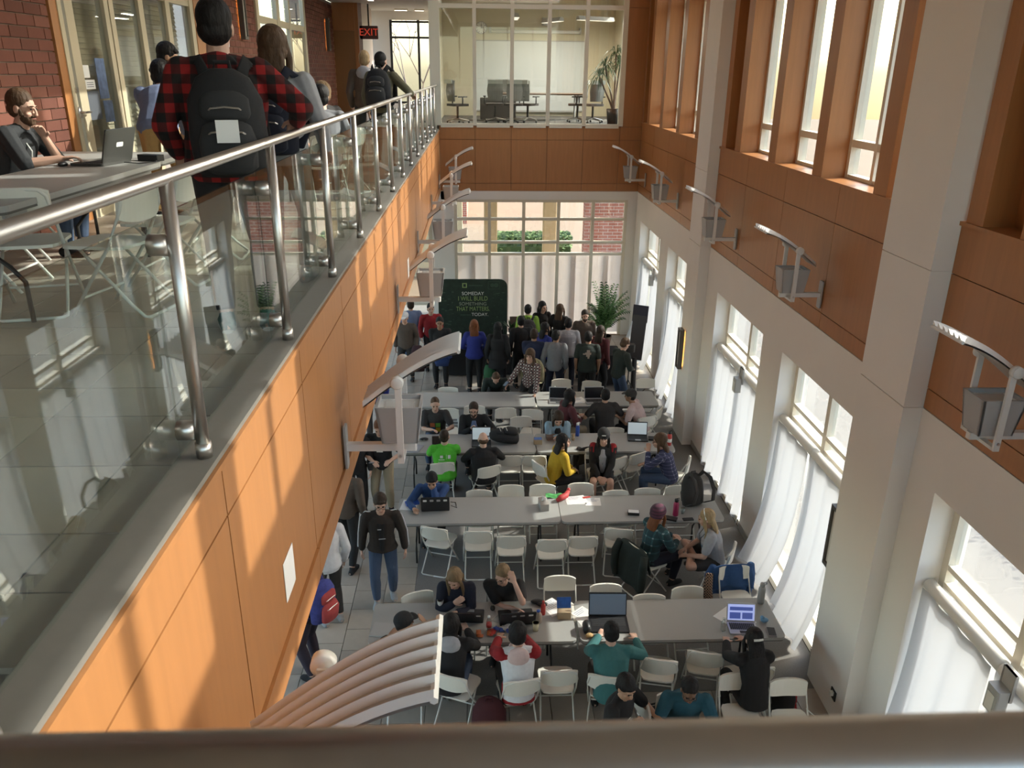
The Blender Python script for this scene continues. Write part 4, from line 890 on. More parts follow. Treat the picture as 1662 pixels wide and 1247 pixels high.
    for s_ in (-1, 1):
        mb.ell(HP(s_ * .079, -.01, -.006), (.012, .024, .034), hr, 8, 6); mb.ell(HP(s_ * .03, .075, .028), (.026, .014, .010), hr, 8, 5); mb.ell(HP(s_ * .042, .058, -.03), (.022, .02, .018), hr, 8, 5)
        arm(mb, s_); a, e, wr = arms[s_]; d = (wr - e).normalized()
        nz = Vector((0, 0, -1)) if abs(d.z) < .75 else Vector((-s_, 0, 0)); lat = Vector((-s_, .4, 0)) if abs(d.z) < .75 else Vector((0, 1, 0))
        if tgt is not None and wr.z > Hz + .55: nz = -f_; lat = Vector((-s_, 0, .2))
        hand(mb, wr, d, nz, lat, curl); legm(mb, s_); footm(mb, s_)
    # scale is baked into the root
    body = ob('person', mb, SKIN[skin]); body.location = (x, y, z); body.rotation_euler = (0, 0, R(rz)); body.scale = (sc, sc, sc); tag(body, label, 'person', group)
    remesh(body, q * .72, .45, 2)
    def part(nm, mb, m, rm=True, v=1.0, sm=4, dec=.5):
        o = ob(nm, mb, m, body, True)
        if rm: remesh(o, q * v, dec, sm)
        return o
    # clothing
    if pants:
        mb = MB(); torso(mb, .012, lo=-.11, hi=.10)
        for s_ in (-1, 1): legm(mb, s_, .014, 1.93 if leg == 'long' else .72 if leg == 'shorts' else 1.5)
        part('trousers' if leg == 'long' else 'shorts', mb, pants)
    if shoes:
        for s_ in (-1, 1):
            mb = MB(); footm(mb, s_, .008); so_ = part('shoe', mb, shoes, True, .9)
    if top:
        mb = MB(); torso(mb, .017, lo=-.11 if not hem else -.11)
        if hem: mb.loft([H + u * .02, H - Vector((0, 0, hem))], [(.185, .14), (.215, .17)], side=rt, n=14)
        for s_ in (-1, 1): arm(mb, s_, .016, {'long': 1.9, 'short': .72, 'elbow': 1.05, 'roll': 1.45}[slv], 1.08)
        mb.loft([N - u * .06, N - u * .002], [.085, .070], n=12); mb.loft([S[-1] + u * .012 + rt * .02, N - u * .028 - rt * .06, N - u * .015, N - u * .028 + rt * .06, S[1] + u * .012 - rt * .02], [.055, .062, .062, .062, .055], n=8)
        if hood: mb.ell(N - u * .045 - f_ * .075, (.105, .065, .085), rot, 12, 8); mb.loft([N - u * .03, N + u * .02], [.10, .085], n=12)
        part('top', mb, top, True, 1.0)
        if hood and hood is not True:
            mb = MB(); mb.ell(N - u * .05 - f_ * .10, (.125, .065, .11), rot, 14, 8); mb.loft([N - u * .03 + f_ * .01, N + u * .025 - f_ * .01], [.112, .098], n=12); part('hood', mb, hood, True)
    # hair
    if hs != 'bald':
        HM = HAIR[hair] if isinstance(hair, str) else hair; mb = MB()
        thick = {'buzz': .004, 'short': .012, 'curly': .026, 'long': .016, 'bob': .018, 'bun': .012, 'fringe': .016, 'shag': .024}[hs]
        mb.ell(HP(0, -.034, .049), (.078 + thick, .092 + thick, .090 + thick), hr, 16, 10)
        mb.ell(HP(0, -.05, -.012), (.076 + thick, .06 + thick, .07 + thick * .6), hr, 12, 8)
        if hs in ('fringe', 'shag', 'curly'): mb.ell(HP(0, .05, .075), (.068, .04, .028), hr, 10, 6)
        if hs == 'curly':
            random.seed(NP[0])
            for _ in range(26):
                a = random.uniform(0, 6.28); e_ = random.uniform(-.2, 1.4); mb.ell(HP(math.cos(a) * .09 * math.cos(e_), -.025 + math.sin(a) * .1 * math.cos(e_), .04 + .1 * math.sin(e_)), (.026, .026, .026), None, 6, 5)
        if hs in ('long', 'bob', 'shag'):
            ln = {'long': .36, 'bob': .15, 'shag': .16}[hs]; bk = N - hu * 0 - f_ * .085
            mb.loft([HP(0, -.06, .03), HP(0, -.085, -.06), bk - u * .02, bk - u * (ln * .6), bk - u * ln], [(.085, .05), (.09, .045), (.10, .04), (.095, .03), (.055, .016)] if hs == 'long' else [(.085, .05), (.092, .05), (.095, .045), (.085, .03), (.06, .02)], side=rt, n=12)
            for s_ in (-1, 1): mb.loft([HP(s_ * .075, .01, .04), HP(s_ * .092, .02, -.05), N + rt * s_ * .085 + f_ * .05 - u * .03] + ([N + rt * s_ * .085 + f_ * .11 - u * .17] if hs == 'long' else []), [.022, .026, .024] + ([.014] if hs == 'long' else []), n=7)
        if hs == 'bun': mb.ell(HP(0, -.10, .085), (.04, .04, .04), hr, 10, 7)
        part('hair', mb, HM, True, .8, 2, .6)
    if beard:
        mb = MB(); mb.ell(HP(0, .03, -.072), (.062, .066, .052), hr, 12, 8); mb.ell(HP(0, .062, -.098), (.036, .036, .032), hr, 10, 6)
        for s_ in (-1, 1): mb.loft([HP(s_ * .07, .01, .0), HP(s_ * .066, .03, -.05)], [.012, .018], n=6)
        mb.loft([HP(-.034, .086, -.043), HP(0, .098, -.040), HP(.034, .086, -.043)], .0075, n=6); part('beard', mb, HAIR[beard], True, .7, 1)
    if face:
        for s_ in (-1, 1): ob('eye', MB().ell(HP(s_ * .031, .0815, .010), (.0125, .007, .0075), hr, 8, 6), EYED, body)
        mb = MB()
        for s_ in (-1, 1): mb.loft([HP(s_ * .048, .080, .031), HP(s_ * .03, .092, .036), HP(s_ * .014, .093, .032)], .0045, n=5)
        ob('eyebrows', mb, HAIR[hair] if isinstance(hair, str) and hair in HAIR else HAIR['dark'], body)
        ob('lips', MB().loft([HP(-.023, .086, -.062), HP(0, .0965, -.060), HP(.023, .086, -.062)], [.003, .0065, .003], n=6), LIPS, body)
    if glasses:
        mb = MB()
        for s_ in (-1, 1):
            c = HP(s_ * .033, .098, .008)
            mb.loft([c + hr @ Vector((.026 * math.cos(a), 0, .020 * math.sin(a))) for a in [2 * math.pi * i / 10 for i in range(11)]], .0028, n=4, cap=False); mb.loft([HP(s_ * .06, .096, .012), HP(s_ * .082, .0, .012)], .0025, n=4)
        mb.loft([HP(-.009, .10, .012), HP(.009, .10, .012)], .0025, n=4); ob('glasses', mb, BLK, body)
    if hat:
        kind, hm = hat; mb = MB()
        if kind == 'beanie': mb.ell(HP(0, -.026, .055), (.108, .124, .112), hr, 18, 10); mb.ell(HP(0, -.058, .015), (.106, .085, .08), hr, 16, 8); part('beanie', mb, hm, True, .8, 2)
        else:
            mb.ell(HP(0, -.020, .058), (.099, .114, .094), hr, 16, 10); sgn = -1 if kind == 'backcap' else 1
            mb.loft([HP(0, sgn * .075, .055), HP(0, sgn * .13, .05), HP(0, sgn * .165, .035)], [(.078, .010), (.072, .009), (.05, .006)], side=hr @ Vector((1, 0, 0)), n=12); part('cap', mb, hm, True, .7, 2)
    if extra: extra(dict(body=body, H=H, N=N, u=u, f=f_, rt=rt, hc=hc, hr=hr, HP=HP, arms=arms, legs=legs, part=part, S=S))
    return body, dict(H=H, N=N, u=u, f=f_, rt=rt, arms=arms, legs=legs, HP=HP)
def world(body, p):
    M_ = Matrix.Translation(body.location) @ Matrix.Rotation(body.rotation_euler[2], 4, 'Z') @ Matrix.Scale(body.scale[0], 4); return M_ @ Vector(p)
# backpacks : a thing of its own, hung on a back
def backpack(label, loc, rz, m, sc=1.0, tilt=0, pockets=True, straps=True, m2=None, lying=False):
    t = thing('backpack', label, 'backpack', loc, R(rz)); t.scale = (sc, sc, sc); t.rotation_euler = (R(tilt), 0, R(rz)); m2 = m2 or m
    o = ob('main_bag', MB().loft([(0, 0, -.22), (0, 0, -.2), (0, 0, -.05), (0, 0, .10), (0, 0, .19), (0, 0, .225)], [(.12, .06), (.155, .085), (.165, .10), (.155, .09), (.11, .065), (.05, .03)], side=(1, 0, 0), n=18), m, t, True)
    if pockets:
        ob('front_pocket', MB().loft([(0, -.085, -.19), (0, -.095, -.17), (0, -.10, -.06), (0, -.085, 0), (0, -.07, .03)], [(.09, .03), (.115, .05), (.12, .05), (.10, .04), (.05, .02)], side=(1, 0, 0), n=14), m2, t, True)
        ob('upper_pocket', MB().loft([(0, -.07, .02), (0, -.08, .05), (0, -.072, .11), (0, -.05, .15)], [(.09, .025), (.105, .035), (.10, .035), (.05, .015)], side=(1, 0, 0), n=14), m2, t, True)
        z_ = MB()
        for (zz, w_, yy) in ((-.02, .09, -.135), (.075, .08, -.113)): z_.loft([(-w_, yy + .03, zz - .02), (-w_ * .7, yy, zz), (0, yy - .004, zz + .006), (w_ * .7, yy, zz), (w_, yy + .03, zz - .02)], .004, n=5)
        ob('zips', z_, STEEL, t)
    ob('carry_handle', MB().loft([(-.035, .04, .21), (-.03, .04, .25), (.03, .04, .25), (.035, .04, .21)], .009, n=6), m, t)
    if straps:
        for s_ in (-1, 1): ob('strap', MB().loft([(s_ * .07, .05, .18), (s_ * .10, .12, .25), (s_ * .12, .24, .20), (s_ * .13, .30, .05), (s_ * .15, .24, -.12), (s_ * .14, .07, -.19)], [(.008, .03)] * 6, side=(0, 1, 0), n=8), m, t, True)
    return t
CL = {k: cloth(k, c) for k, c in dict(black=(.014, .013, .014), charcoal=(.035, .032, .031), navy=(.012, .014, .028), denim=(.055, .085, .15), ldenim=(.20, .27, .34), grey=(.17, .175, .19), lgrey=(.34, .34, .36), blue=(.025, .05, .16), royal=(.02, .03, .20), teal=(.045, .16, .16), dteal=(.015, .075, .11), lime=(.10, .52, .04), hivis=(.32, .55, .08), khaki=(.30, .24, .16), tan=(.40, .25, .10), yellow=(.50, .32, .02), white=(.66, .66, .68), red=(.27, .014, .018), pink=(.60, .45, .43), maroon=(.10, .025, .03), brown=(.09, .065, .05), sky=(.28, .40, .50), blueg=(.13, .165, .27), darkgreen=(.02, .028, .024), olive=(.13, .12, .075), purple=(.13, .035, .07), leather=(.028, .020, .016), jblue=(.03, .07, .19)).items()}
RPL = plaid('red_plaid', (.30, .012, .012), (.07, .006, .006), (.008, .007, .007), 11, 11)
TPL = plaid('teal_plaid', (.02, .05, .06), (.035, .10, .11), (.3, .36, .38), 9, 9, 'line'); BPL = plaid('blue_plaid', (.035, .04, .09), (.10, .10, .18), (.4, .4, .48), 16, 16, 'line'); WPL = plaid('brown_plaid', (.20, .12, .11), (.05, .03, .035), (.5, .45, .42), 16, 16)
SH = CL['black']; SHW = cloth('shoe_grey', (.30, .30, .30)); ST = cloth('shoe_teal', (.02, .12, .12))
def stripe_arms(m, r=.006):
    def f(k):
        for s_ in (1, -1):
            a, e, w = k['arms'][s_]; o = Vector((s_, 0, .1)).normalized()
            ob('sleeve_stripe', MB().loft([k['N'] + k['rt'] * s_ * .075 + k['u'] * .0, a + Vector((s_ * .012, 0, .080)), a + o * .082, e + o * .066, e + (w - e) * .85 + o * .054], [(.009, .009)] * 5, n=6), CL['white'], k['body'])
    return f
def prt(nm, boxes, m, h0, back, d=.145):
    """flat print on the chest or back: boxes in torso coordinates (x, height)"""
    def f(k):
        for i, (x0, x1, z0, z1) in enumerate(boxes):
            mm = m[i] if isinstance(m, list) else m; sg = -1 if back else 1; q = MB(); H, u, f_, rt = k['H'], k['u'], k['f'], k['rt']
            P = [H + u * (h0 + zz) + rt * (xx * (-sg)) + f_ * sg * (d - .55 * xx * xx + o_) for o_ in (0, .004) for xx, zz in ((x0, z0), (x1, z0), (x1, z1), (x0, z1))]
            ob(nm, q.hexa(P), mm, k['body'])
    return f
def multi(*fs):
    def f(k):
        for g_ in fs: g_(k)
    return f
def jacket_open(m):
    """inner shirt strip and collar showing between the open jacket fronts"""
    def f(k):
        H, u, f_, rt = k['H'], k['u'], k['f'], k['rt']; mb = MB()
        mb.loft([H + u * .02 + f_ * .075, H + u * .2 + f_ * .075, H + u * .34 + f_ * .10, H + u * .45 + f_ * .06], [(.055, .085), (.085, .085), (.085, .08), (.045, .06)], side=rt, n=12); k['part']('inner_shirt', mb, m, True, 1)
    return f
def lanyard(m, tagm=None):
    def f(k):
        H, u, f_, rt = k['H'], k['u'], k['f'], k['rt']; ob('lanyard', MB().loft([k['N'] + rt * .075 + f_ * .03, H + u * .40 + rt * .06 + f_ * .14, H + u * .2 + f_ * .165, H + u * .40 - rt * .06 + f_ * .14, k['N'] - rt * .075 + f_ * .03], .005, n=5), m, k['body'])
    return f
def P(label, x, y, rz, **k): return person(label, x, y, rz, **k)
# ---- nearest row
P('person in a dark backward cap and charcoal hoodie raising a hand at the nearest table', -.87, 7.2, 0, lean=24, hy=55, rh=(.24, .34, 1.06), lh=(-.2, .42, .79), top=CL['charcoal'], hood=True, pants=CL['black'], shoes=SH, hs='buzz', hair='black', hat=('cap', CL['black']), skin='tan', curl=.15)
P('person with black hair in a black jacket with a light grey hood', -.36, 7.16, -6, lean=24, hy=10, rh=(.13, .60, .79), lh=(-.18, .60, .79), top=CL['black'], hood=CL['lgrey'], pants=CL['denim'], shoes=SH, hair='black', hs='shag', face=False)
P('person in a red and white hoodie seen from behind at the nearest table', .40, 7.02, 4, lean=13, hy=15, hp=15, rh=(.12, .6, .79), lh=(-.16, .58, .79), top=CL['white'], hood=CL['pink'], pants=CL['charcoal'], shoes=SH, hair='black', hs='curly', face=False,
  extra=lambda k: [k['part']('red_band', MB().loft([k['H'] - k['u'] * .10, k['H'] + k['u'] * .11], [(.19, .135), (.182, .135)], side=k['rt'], n=16), CL['red']), k['part']('red_yoke', (lambda m: (m.loft([k['H'] + k['u'] * .385, k['H'] + k['u'] * .46, k['N'] - k['u'] * .03], [(.195, .14), (.17, .118), (.10, .09)], side=k['rt'], n=16), [m.cap(k['arms'][s][0], .082, k['arms'][s][1], .064).cap(k['arms'][s][1], .064, k['arms'][s][1] + (k['arms'][s][2] - k['arms'][s][1]) * .85, .054) for s in (1, -1)], m)[2])(MB()), CL['red'])])
P('man in a teal pullover seen from behind at the big black laptop', 1.42, 6.98, -2, lean=22, hy=-8, hp=10, rh=(.34, .55, .79), lh=(-.08, .60, .80), top=CL['teal'], pants=CL['charcoal'], shoes=SH, hair='black', hs='short', face=False, fat=1.08)
P('dark-clad person with a hair clip at the silver laptop', 2.98, 6.84, 6, lean=18, hp=12, rh=(.12, .62, .79), lh=(-.10, .62, .79), top=CL['black'], hood=True, pants=CL['black'], shoes=SH, hair='black', hs='bob', face=False, fem=True, extra=lambda k: ob('hair_clip', MB().loft([k['HP'](-.05, -.125, .05), k['HP'](0, -.14, .055), k['HP'](.05, -.125, .05)], .014, n=6), PWH, k['body']))
b_, k_ = P('boy in a black tee looking aside by the near handrail', 1.36, 6.42, -128, lean=8, hp=20, hy=25, lh=(-.16, .42, .80), rh=(.22, .30, .92), top=CL['black'], slv='short', pants=CL['black'], shoes=SH, hair='black', hs='fringe', skin='mid', extra=prt('print', [(-.1, -.02, 0, .03), (-.08, .04, -.05, -.03)], PWH, .3, False))
P('boy with glasses in a dark teal tee bending forward by the near handrail', 2.11, 6.55, 172, lean=20, hp=24, lh=(-.14, .46, .79), rh=(.14, .46, .79), top=CL['dteal'], slv='short', pants=CL['black'], shoes=SH, hair='black', hs='short', skin='brown', glasses=True)
P('woman with long light brown hair in a navy cardigan at the nearest table', -.30, 8.52, 178, lean=20, hp=28, hy=18, lh=(-.02, .44, .79), rh=(.02, .36, .86), top=CL['navy'], pants=CL['black'], shoes=SH, hair='light', hs='long', fem=True)
P('man with glasses in a black tee holding a hand to his forehead', .29, 8.56, 178, lean=20, hp=22, hy=30, lh=(-.13, .34, 1.10), rh=(-.12, .42, .79), top=CL['black'], slv='short', pants=CL['black'], shoes=SH, hair='light', hs='short', glasses=True, curl=.2)
# ---- second row
P('person in a blue sweater leaning on folded hands behind the sticker laptop', -.74, 11.25, 180, lean=34, hp=20, lh=(-.02, .36, .98), rh=(.26, .66, .78), top=CL['jblue'], pants=CL['black'], shoes=SH, hair='black', hs='fringe', skin='mid')
P('woman in a striped purple beanie and green plaid shirt sitting sideways', 2.36, 9.62, -62, lean=12, hy=-6, rh=(.1, .42, .70), lh=(-.06, .46, .70), top=TPL, pants=CL['navy'], shoes=cloth('black_boot', (.012, .012, .012)), hair='red', hs='bob', fem=True, hat=('beanie', plaid('purple_stripe', (.10, .03, .055), (.05, .02, .035), (.05, .02, .035), .001, 22)), feet=[(.13, .36, .09), (-.10, .52, .09)])
P('blonde girl in a grey tee and blue lanyard sitting cross-legged on a chair', 3.28, 9.54, 84, lean=14, hp=14, hy=10, rh=(.06, .40, .64), lh=(-.1, .40, .62), top=CL['lgrey'], slv='short', pants=CL['charcoal'], leg='shorts', shoes=CL['charcoal'], hair='blonde', hs='long', fem=True, feet=[(-.10, .26, .56), (.12, .30, .54)], knees=[(1, .6, .1), (-1, .6, .1)], extra=lambda k: [lanyard(BLK)(k), ob('headband', MB().loft([k['HP'](-.095, -.01, .03), k['HP'](-.06, .0, .125), k['HP'](0, .0, .15), k['HP'](.06, .0, .125), k['HP'](.095, -.01, .03)], .008, n=6), PWH, k['body']), prt('blue_print', [(-.09, .09, -.12, .06)], cloth('print_blue', (.10, .25, .36)), .24, False)(k)])
# ---- third row
X1 = prt('white_print', [(-.075, -.025, .0, .045), (.055, .10, -.01, .05), (.028, .031, -.02, .06), (-.10, .00, -.035, -.022), (-.11, .10, -.075, -.068)], PWH, .33, True, .165)
P('man in a lime green tee seen from behind with white prints', -.60, 12.18, 2, lean=8, hy=8, rh=(.1, .5, .80), lh=(-.16, .48, .79), top=CL['lime'], slv='short', pants=CL['black'], shoes=SH, hair='dark', hs='buzz', face=False, fat=1.12, extra=X1)
P('balding man in a black jacket seen from behind at the third row', .06, 12.04, 6, lean=10, hp=8, rh=(.24, .46, .79), lh=(-.2, .46, .79), top=CL['black'], pants=CL['black'], shoes=SH, hair='brown', hs='bald', face=False, fat=1.18, extra=lambda k: k['part']('hair', MB().ell(k['HP'](0, -.055, -.015), (.085, .06, .055), k['hr'], 12, 8), HAIR['brown']))
P('girl with long black hair in a mustard yellow top turned to her friend', 1.22, 12.02, -72, lean=16, hy=12, rh=(.06, .36, .62), lh=(-.08, .38, .60), top=CL['yellow'], pants=CL['black'], shoes=SH, hair='black', hs='long', fem=True)
P('woman in a black jacket with red shoulders and a printed black beanie', 2.08, 12.26, 172, lean=4, hp=6, lh=(-.06, .36, .58), rh=(.06, .34, .58), top=CL['black'], pants=CL['black'], leg='shorts', shoes=SH, hair='black', hs='bob', fem=True, glasses=True, hat=('beanie', CL['black']), fat=1.15,
  extra=multi(jacket_open(CL['lgrey']), lanyard(BLK), lambda k: [k['part']('red_shoulder', MB().cap(k['S'][s] + Vector((0, 0, .012)), .074, k['S'][s] + (k['arms'][s][1] - k['S'][s]) * .3, .074), CL['red']) for s in (1, -1)], lambda k: ob('beanie_print', MB().ell(k['HP'](0, .082, .078), (.04, .012, .018), k['hr'], 8, 6), PWH, k['body'])))
P('man with glasses in a blue plaid shirt leaning towards the girls', 3.20, 12.02, 74, lean=20, hp=6, hy=-8, lh=(-.12, .38, .98), rh=(.12, .42, .66), top=BPL, slv='long', pants=CL['denim'], shoes=SH, hair='brown', hs='shag', glasses=True, curl=.15)
WL = [cloth('sq_red', (.32, .09, .03)), cloth('sq_green', (.10, .26, .03)), cloth('sq_blue', (.02, .16, .34)), cloth('sq_yellow', (.42, .28, .02))]
P('man with cropped hair in a grey tee with four coloured squares', -.83, 13.82, 180, lean=10, hp=14, hy=-6, lh=(-.2, .46, .79), rh=(.05, .42, .79), top=CL['charcoal'], slv='short', pants=CL['denim'], shoes=SH, hair='brown', hs='buzz', fat=1.12, extra=prt('square_print', [(-.095, -.006, .006, .095), (.006, .095, .006, .095), (-.095, -.006, -.095, -.006), (.006, .095, -.095, -.006)], WL, .24, False, .16))
P('bearded man with glasses in an open black jacket over a blue shirt', -.12, 13.66, 182, lean=16, hp=16, hy=6, lh=(-.26, .44, .79), rh=(.06, .38, .86), top=CL['black'], pants=CL['black'], shoes=SH, hair='dark', hs='short', beard='dark', glasses=True, fat=1.2, extra=jacket_open(CL['blueg']))
P('person with dark bobbed hair in a light denim shirt looking down', 1.40, 13.46, 180, lean=26, hp=34, lh=(.0, .46, .79), rh=(.0, .44, .82), top=CL['sky'], pants=CL['black'], shoes=SH, hair='dark', hs='bob', fem=True, extra=jacket_open(CL['black']))
P('person in a maroon jacket turned right by the farthest laptops', 1.52, 14.0, -70, lean=20, hy=-5, rh=(.1, .4, .72), lh=(-.06, .42, .72), top=CL['maroon'], pants=CL['khaki'], shoes=SH, hair='black', hs='shag', q=.013)
P('man in a charcoal tee seen from behind between two friends', 2.38, 13.96, 4, lean=10, rh=(.3, .3, .66), lh=(-.36, .26, .7), top=CL['charcoal'], slv='short', pants=CL['black'], shoes=SH, hair='black', hs='short', face=False, skin='mid', fat=1.1, q=.013)
P('man in a pale pink tee and cap leaning in from the right', 3.12, 14.04, 66, lean=26, hp=4, rh=(.1, .42, .68), lh=(-.1, .44, .68), top=CL['pink'], slv='short', pants=CL['black'], shoes=SH, hair='black', hs='buzz', skin='tan', hat=('cap', CL['charcoal']), q=.013)
# ---- walkway on the left
P('young man in a black leather jacket with white sleeve stripes walking to the camera', -1.33, 9.42, 186, pose='stand', sc=1.0, lean=4, hp=14, hy=-5, lh=(-.30, .05, .86), rh=(.28, -.02, .84), top=CL['leather'], pants=CL['denim'], shoes=SHW, hair='dark', hs='fringe', glasses=True, q=.009, stride=.10, hem=.06, extra=multi(lambda k: ob('zip_line', MB().loft([k['H'] - k['u'] * .06 + k['f'] * .15, k['H'] + k['u'] * .2 + k['f'] * .135, k['H'] + k['u'] * .40 + k['f'] * .125], [(.03, .012), (.035, .012), (.05, .012)], side=k['rt'], n=8), CL['black'], k['body']), stripe_arms(0), prt('chest_print', [(-.05, .0, .06, .075), (-.04, .05, -.09, -.078)], CL['lgrey'], .26, False, .155)))
b_rh, k_rh = P('red-haired man in a black tee and khaki trousers looking at his phone', -1.60, 11.86, 176, pose='stand', lean=4, hp=26, rh=(.10, .26, 1.06), lh=(-.20, .28, 1.10), top=CL['black'], slv='short', pants=CL['khaki'], shoes=SH, hair='red', hs='short', extra=prt('print', [(-.08, .08, .06, .085), (-.05, .05, .0, .02)], PWH, .26, False))
P('person in dark clothes half hidden behind the wood fascia beside the red-haired man', -2.02, 11.7, 190, pose='stand', lh=None, top=CL['black'], pants=CL['black'], shoes=SH, hair='black', hs='short', stride=.14)
P('person in dark brown clothes walking away beneath the balcony behind the leather jacket', -1.95, 10.3, -12, pose='stand', top=CL['brown'], pants=CL['black'], shoes=SH, hair='dark', hs='short', stride=-.2, face=False)
P('person in a white hoodie standing mostly behind the fascia edge', -1.98, 8.95, 30, pose='stand', top=CL['white'], hood=True, pants=CL['charcoal'], shoes=SHW, hair='dark', hs='short', face=False)
P('person with a blue and red backpack standing under the balcony edge', -2.02, 7.95, 60, pose='stand', top=CL['black'], pants=cloth('dark_purple', (.035, .026, .04)), shoes=SH, hair='black', hs='short', face=False, stride=.06)
P('person in a royal blue jacket walking away far down the passage', -2.08, 14.7, 8, pose='stand', top=CL['royal'], pants=CL['charcoal'], shoes=SH, hair='dark', hs='short', face=False, stride=.15, q=.013)
# ---- crowd at the booths
CQ = dict(pose='stand', q=.013)
P('man in a white cap and dark grey sweater walking beside the fascia', -1.72, 17.95, 172, lean=3, hp=8, top=CL['brown'], pants=CL['charcoal'], shoes=SH, hair='grey', hs='short', hat=('cap', CL['white']), skin='light', stride=.08, fat=1.1, **CQ)
P('person in a blue denim jacket behind the man in the white cap', -1.66, 18.9, 10, top=CL['blueg'], pants=CL['denim'], shoes=SH, hair='dark', hs='short', face=False, **CQ)
P('person in a dark red shirt behind the smiling man', -1.18, 18.7, 190, top=CL['red'], pants=CL['black'], shoes=SH, hair='black', hs='short', **CQ)
P('smiling man in a black tee holding a blue shirt near the backdrop', -.90, 17.55, 180, hp=4, lh=(-.06, .2, .98), rh=(.1, .18, .92), top=CL['black'], slv='short', pants=CL['black'], shoes=SH, hair='black', hs='short', skin='tan', **CQ)
P('woman with long auburn hair in a royal blue top facing the backdrop', -.12, 17.2, 2, lh=(-.16, .22, 1.0), rh=(.16, .22, 1.0), top=CL['royal'], pants=CL['black'], shoes=SH, hair='red', hs='long', fem=True, face=False, fat=1.15, **CQ)
P('woman with long black hair in a black coat facing the backdrop', .40, 17.0, -6, top=CL['black'], hem=.25, pants=CL['black'], shoes=SH, hair='black', hs='long', fem=True, face=False, fat=1.1, **CQ)
P('person bending down over a bag with the head lowered near the booths', .33, 16.05, 180, pose='sit', q=.013, lean=46, hp=52, lh=(-.1, .5, .5), rh=(.1, .5, .5), top=CL['darkgreen'], pants=CL['black'], shoes=SH, hair='brown', hs='buzz', face=False)
P('person in a bright yellow-green hoodie with a dark backpack', 1.15, 18.45, -4, hp=4, top=CL['hivis'], hood=True, pants=CL['black'], shoes=SH, hair='black', hs='short', face=False, **CQ)
P('woman with long dark hair in black standing behind the booth table', 1.50, 18.85, 196, hp=6, hy=-20, rh=(.06, .26, 1.08), top=CL['black'], pants=CL['black'], shoes=SH, hair='black', hs='long', fem=True, **CQ)
P('woman with long brown hair in black facing the end window', 1.90, 18.5, -30, top=CL['black'], pants=CL['black'], shoes=SH, hair='brown', hs='long', fem=True, face=False, **CQ)
P('bearded man in a grey vest facing the camera beside the palm', 2.46, 18.12, 182, hp=10, top=CL['brown'], pants=CL['black'], shoes=SH, hair='dark', hs='short', beard='dark', fat=1.15, **CQ)
P('man in a pale grey sweater seen from behind in the middle of the crowd', 2.00, 17.28, 0, hp=12, top=CL['lgrey'], pants=CL['navy'], shoes=SH, hair='black', hs='short', face=False, fat=1.12, extra=lambda k: k['part']('white_yoke', MB().loft([k['H'] + k['u'] * .24, k['H'] + k['u'] * .38, k['H'] + k['u'] * .455], [(.205, .15), (.205, .148), (.16, .11)], side=k['rt'], n=16), CL['white']), **CQ)
P('man in a black tee with a pale map print on the back', 2.32, 16.3, -8, hp=8, hy=14, top=CL['darkgreen'], slv='short', pants=CL['black'], shoes=SH, hair='black', hs='short', skin='tan', face=False, fat=1.15, extra=prt('map_print', [(-.055, .075, -.015, .03), (-.02, .05, .03, .085), (-.10, -.05, -.02, .01), (-.03, .05, -.06, -.015), (.0, .04, -.1, -.06)], cloth('map_tan', (.38, .30, .25)), .33, True, .165), **CQ)
P('person with long dark hair in maroon behind the map print tee', 2.62, 16.75, -40, top=CL['maroon'], pants=CL['black'], shoes=SH, hair='dark', hs='long', fem=True, face=False, **CQ)
P('young man in a dark sweater and jeans bowing his head near the palm', 2.93, 15.9, -62, lean=8, hp=34, rh=(.1, .3, 1.02), lh=(-.1, .3, 1.02), top=CL['darkgreen'], pants=CL['denim'], shoes=SH, hair='brown', hs='short', **CQ)
P('person in a grey hoodie seen from behind left of the map print tee', 1.62, 16.4, -14, hp=6, hy=20, top=CL['grey'], hood=True, pants=CL['navy'], shoes=SH, hair='black', hs='short', face=False, skin='tan', **CQ)
P('person in royal blue with short dark hair looking right in the crowd', 1.40, 17.0, -64, top=CL['royal'], pants=CL['black'], shoes=SH, hair='black', hs='bob', skin='mid', **CQ)
P('man in a navy tee seen from behind with folded arms', 1.16, 16.5, -12, hp=12, rh=(.0, .26, 1.14), lh=(.0, .28, 1.14), top=cloth('navy_tee', (.012, .018, .05)), slv='short', pants=CL['black'], shoes=SH, hair='dark', hs='short', face=False, skin='tan', fat=1.12, **CQ)
b_pl, k_pl = P('smiling woman in a brown plaid shirt leaning with a phone in her hand', 1.02, 15.42, 148, lean=14, side=-8, hp=2, hy=-12, rh=(.34, .30, .92), lh=(-.24, .2, .80), top=WPL, pants=CL['black'], shoes=SH, hair='brown', hs='shag', fem=True, **CQ)
P('person in black standing behind the booth by the laptop case', .95, 17.5, 10, top=CL['black'], pants=CL['black'], shoes=SH, hair='black', hs='short', face=False, **CQ)
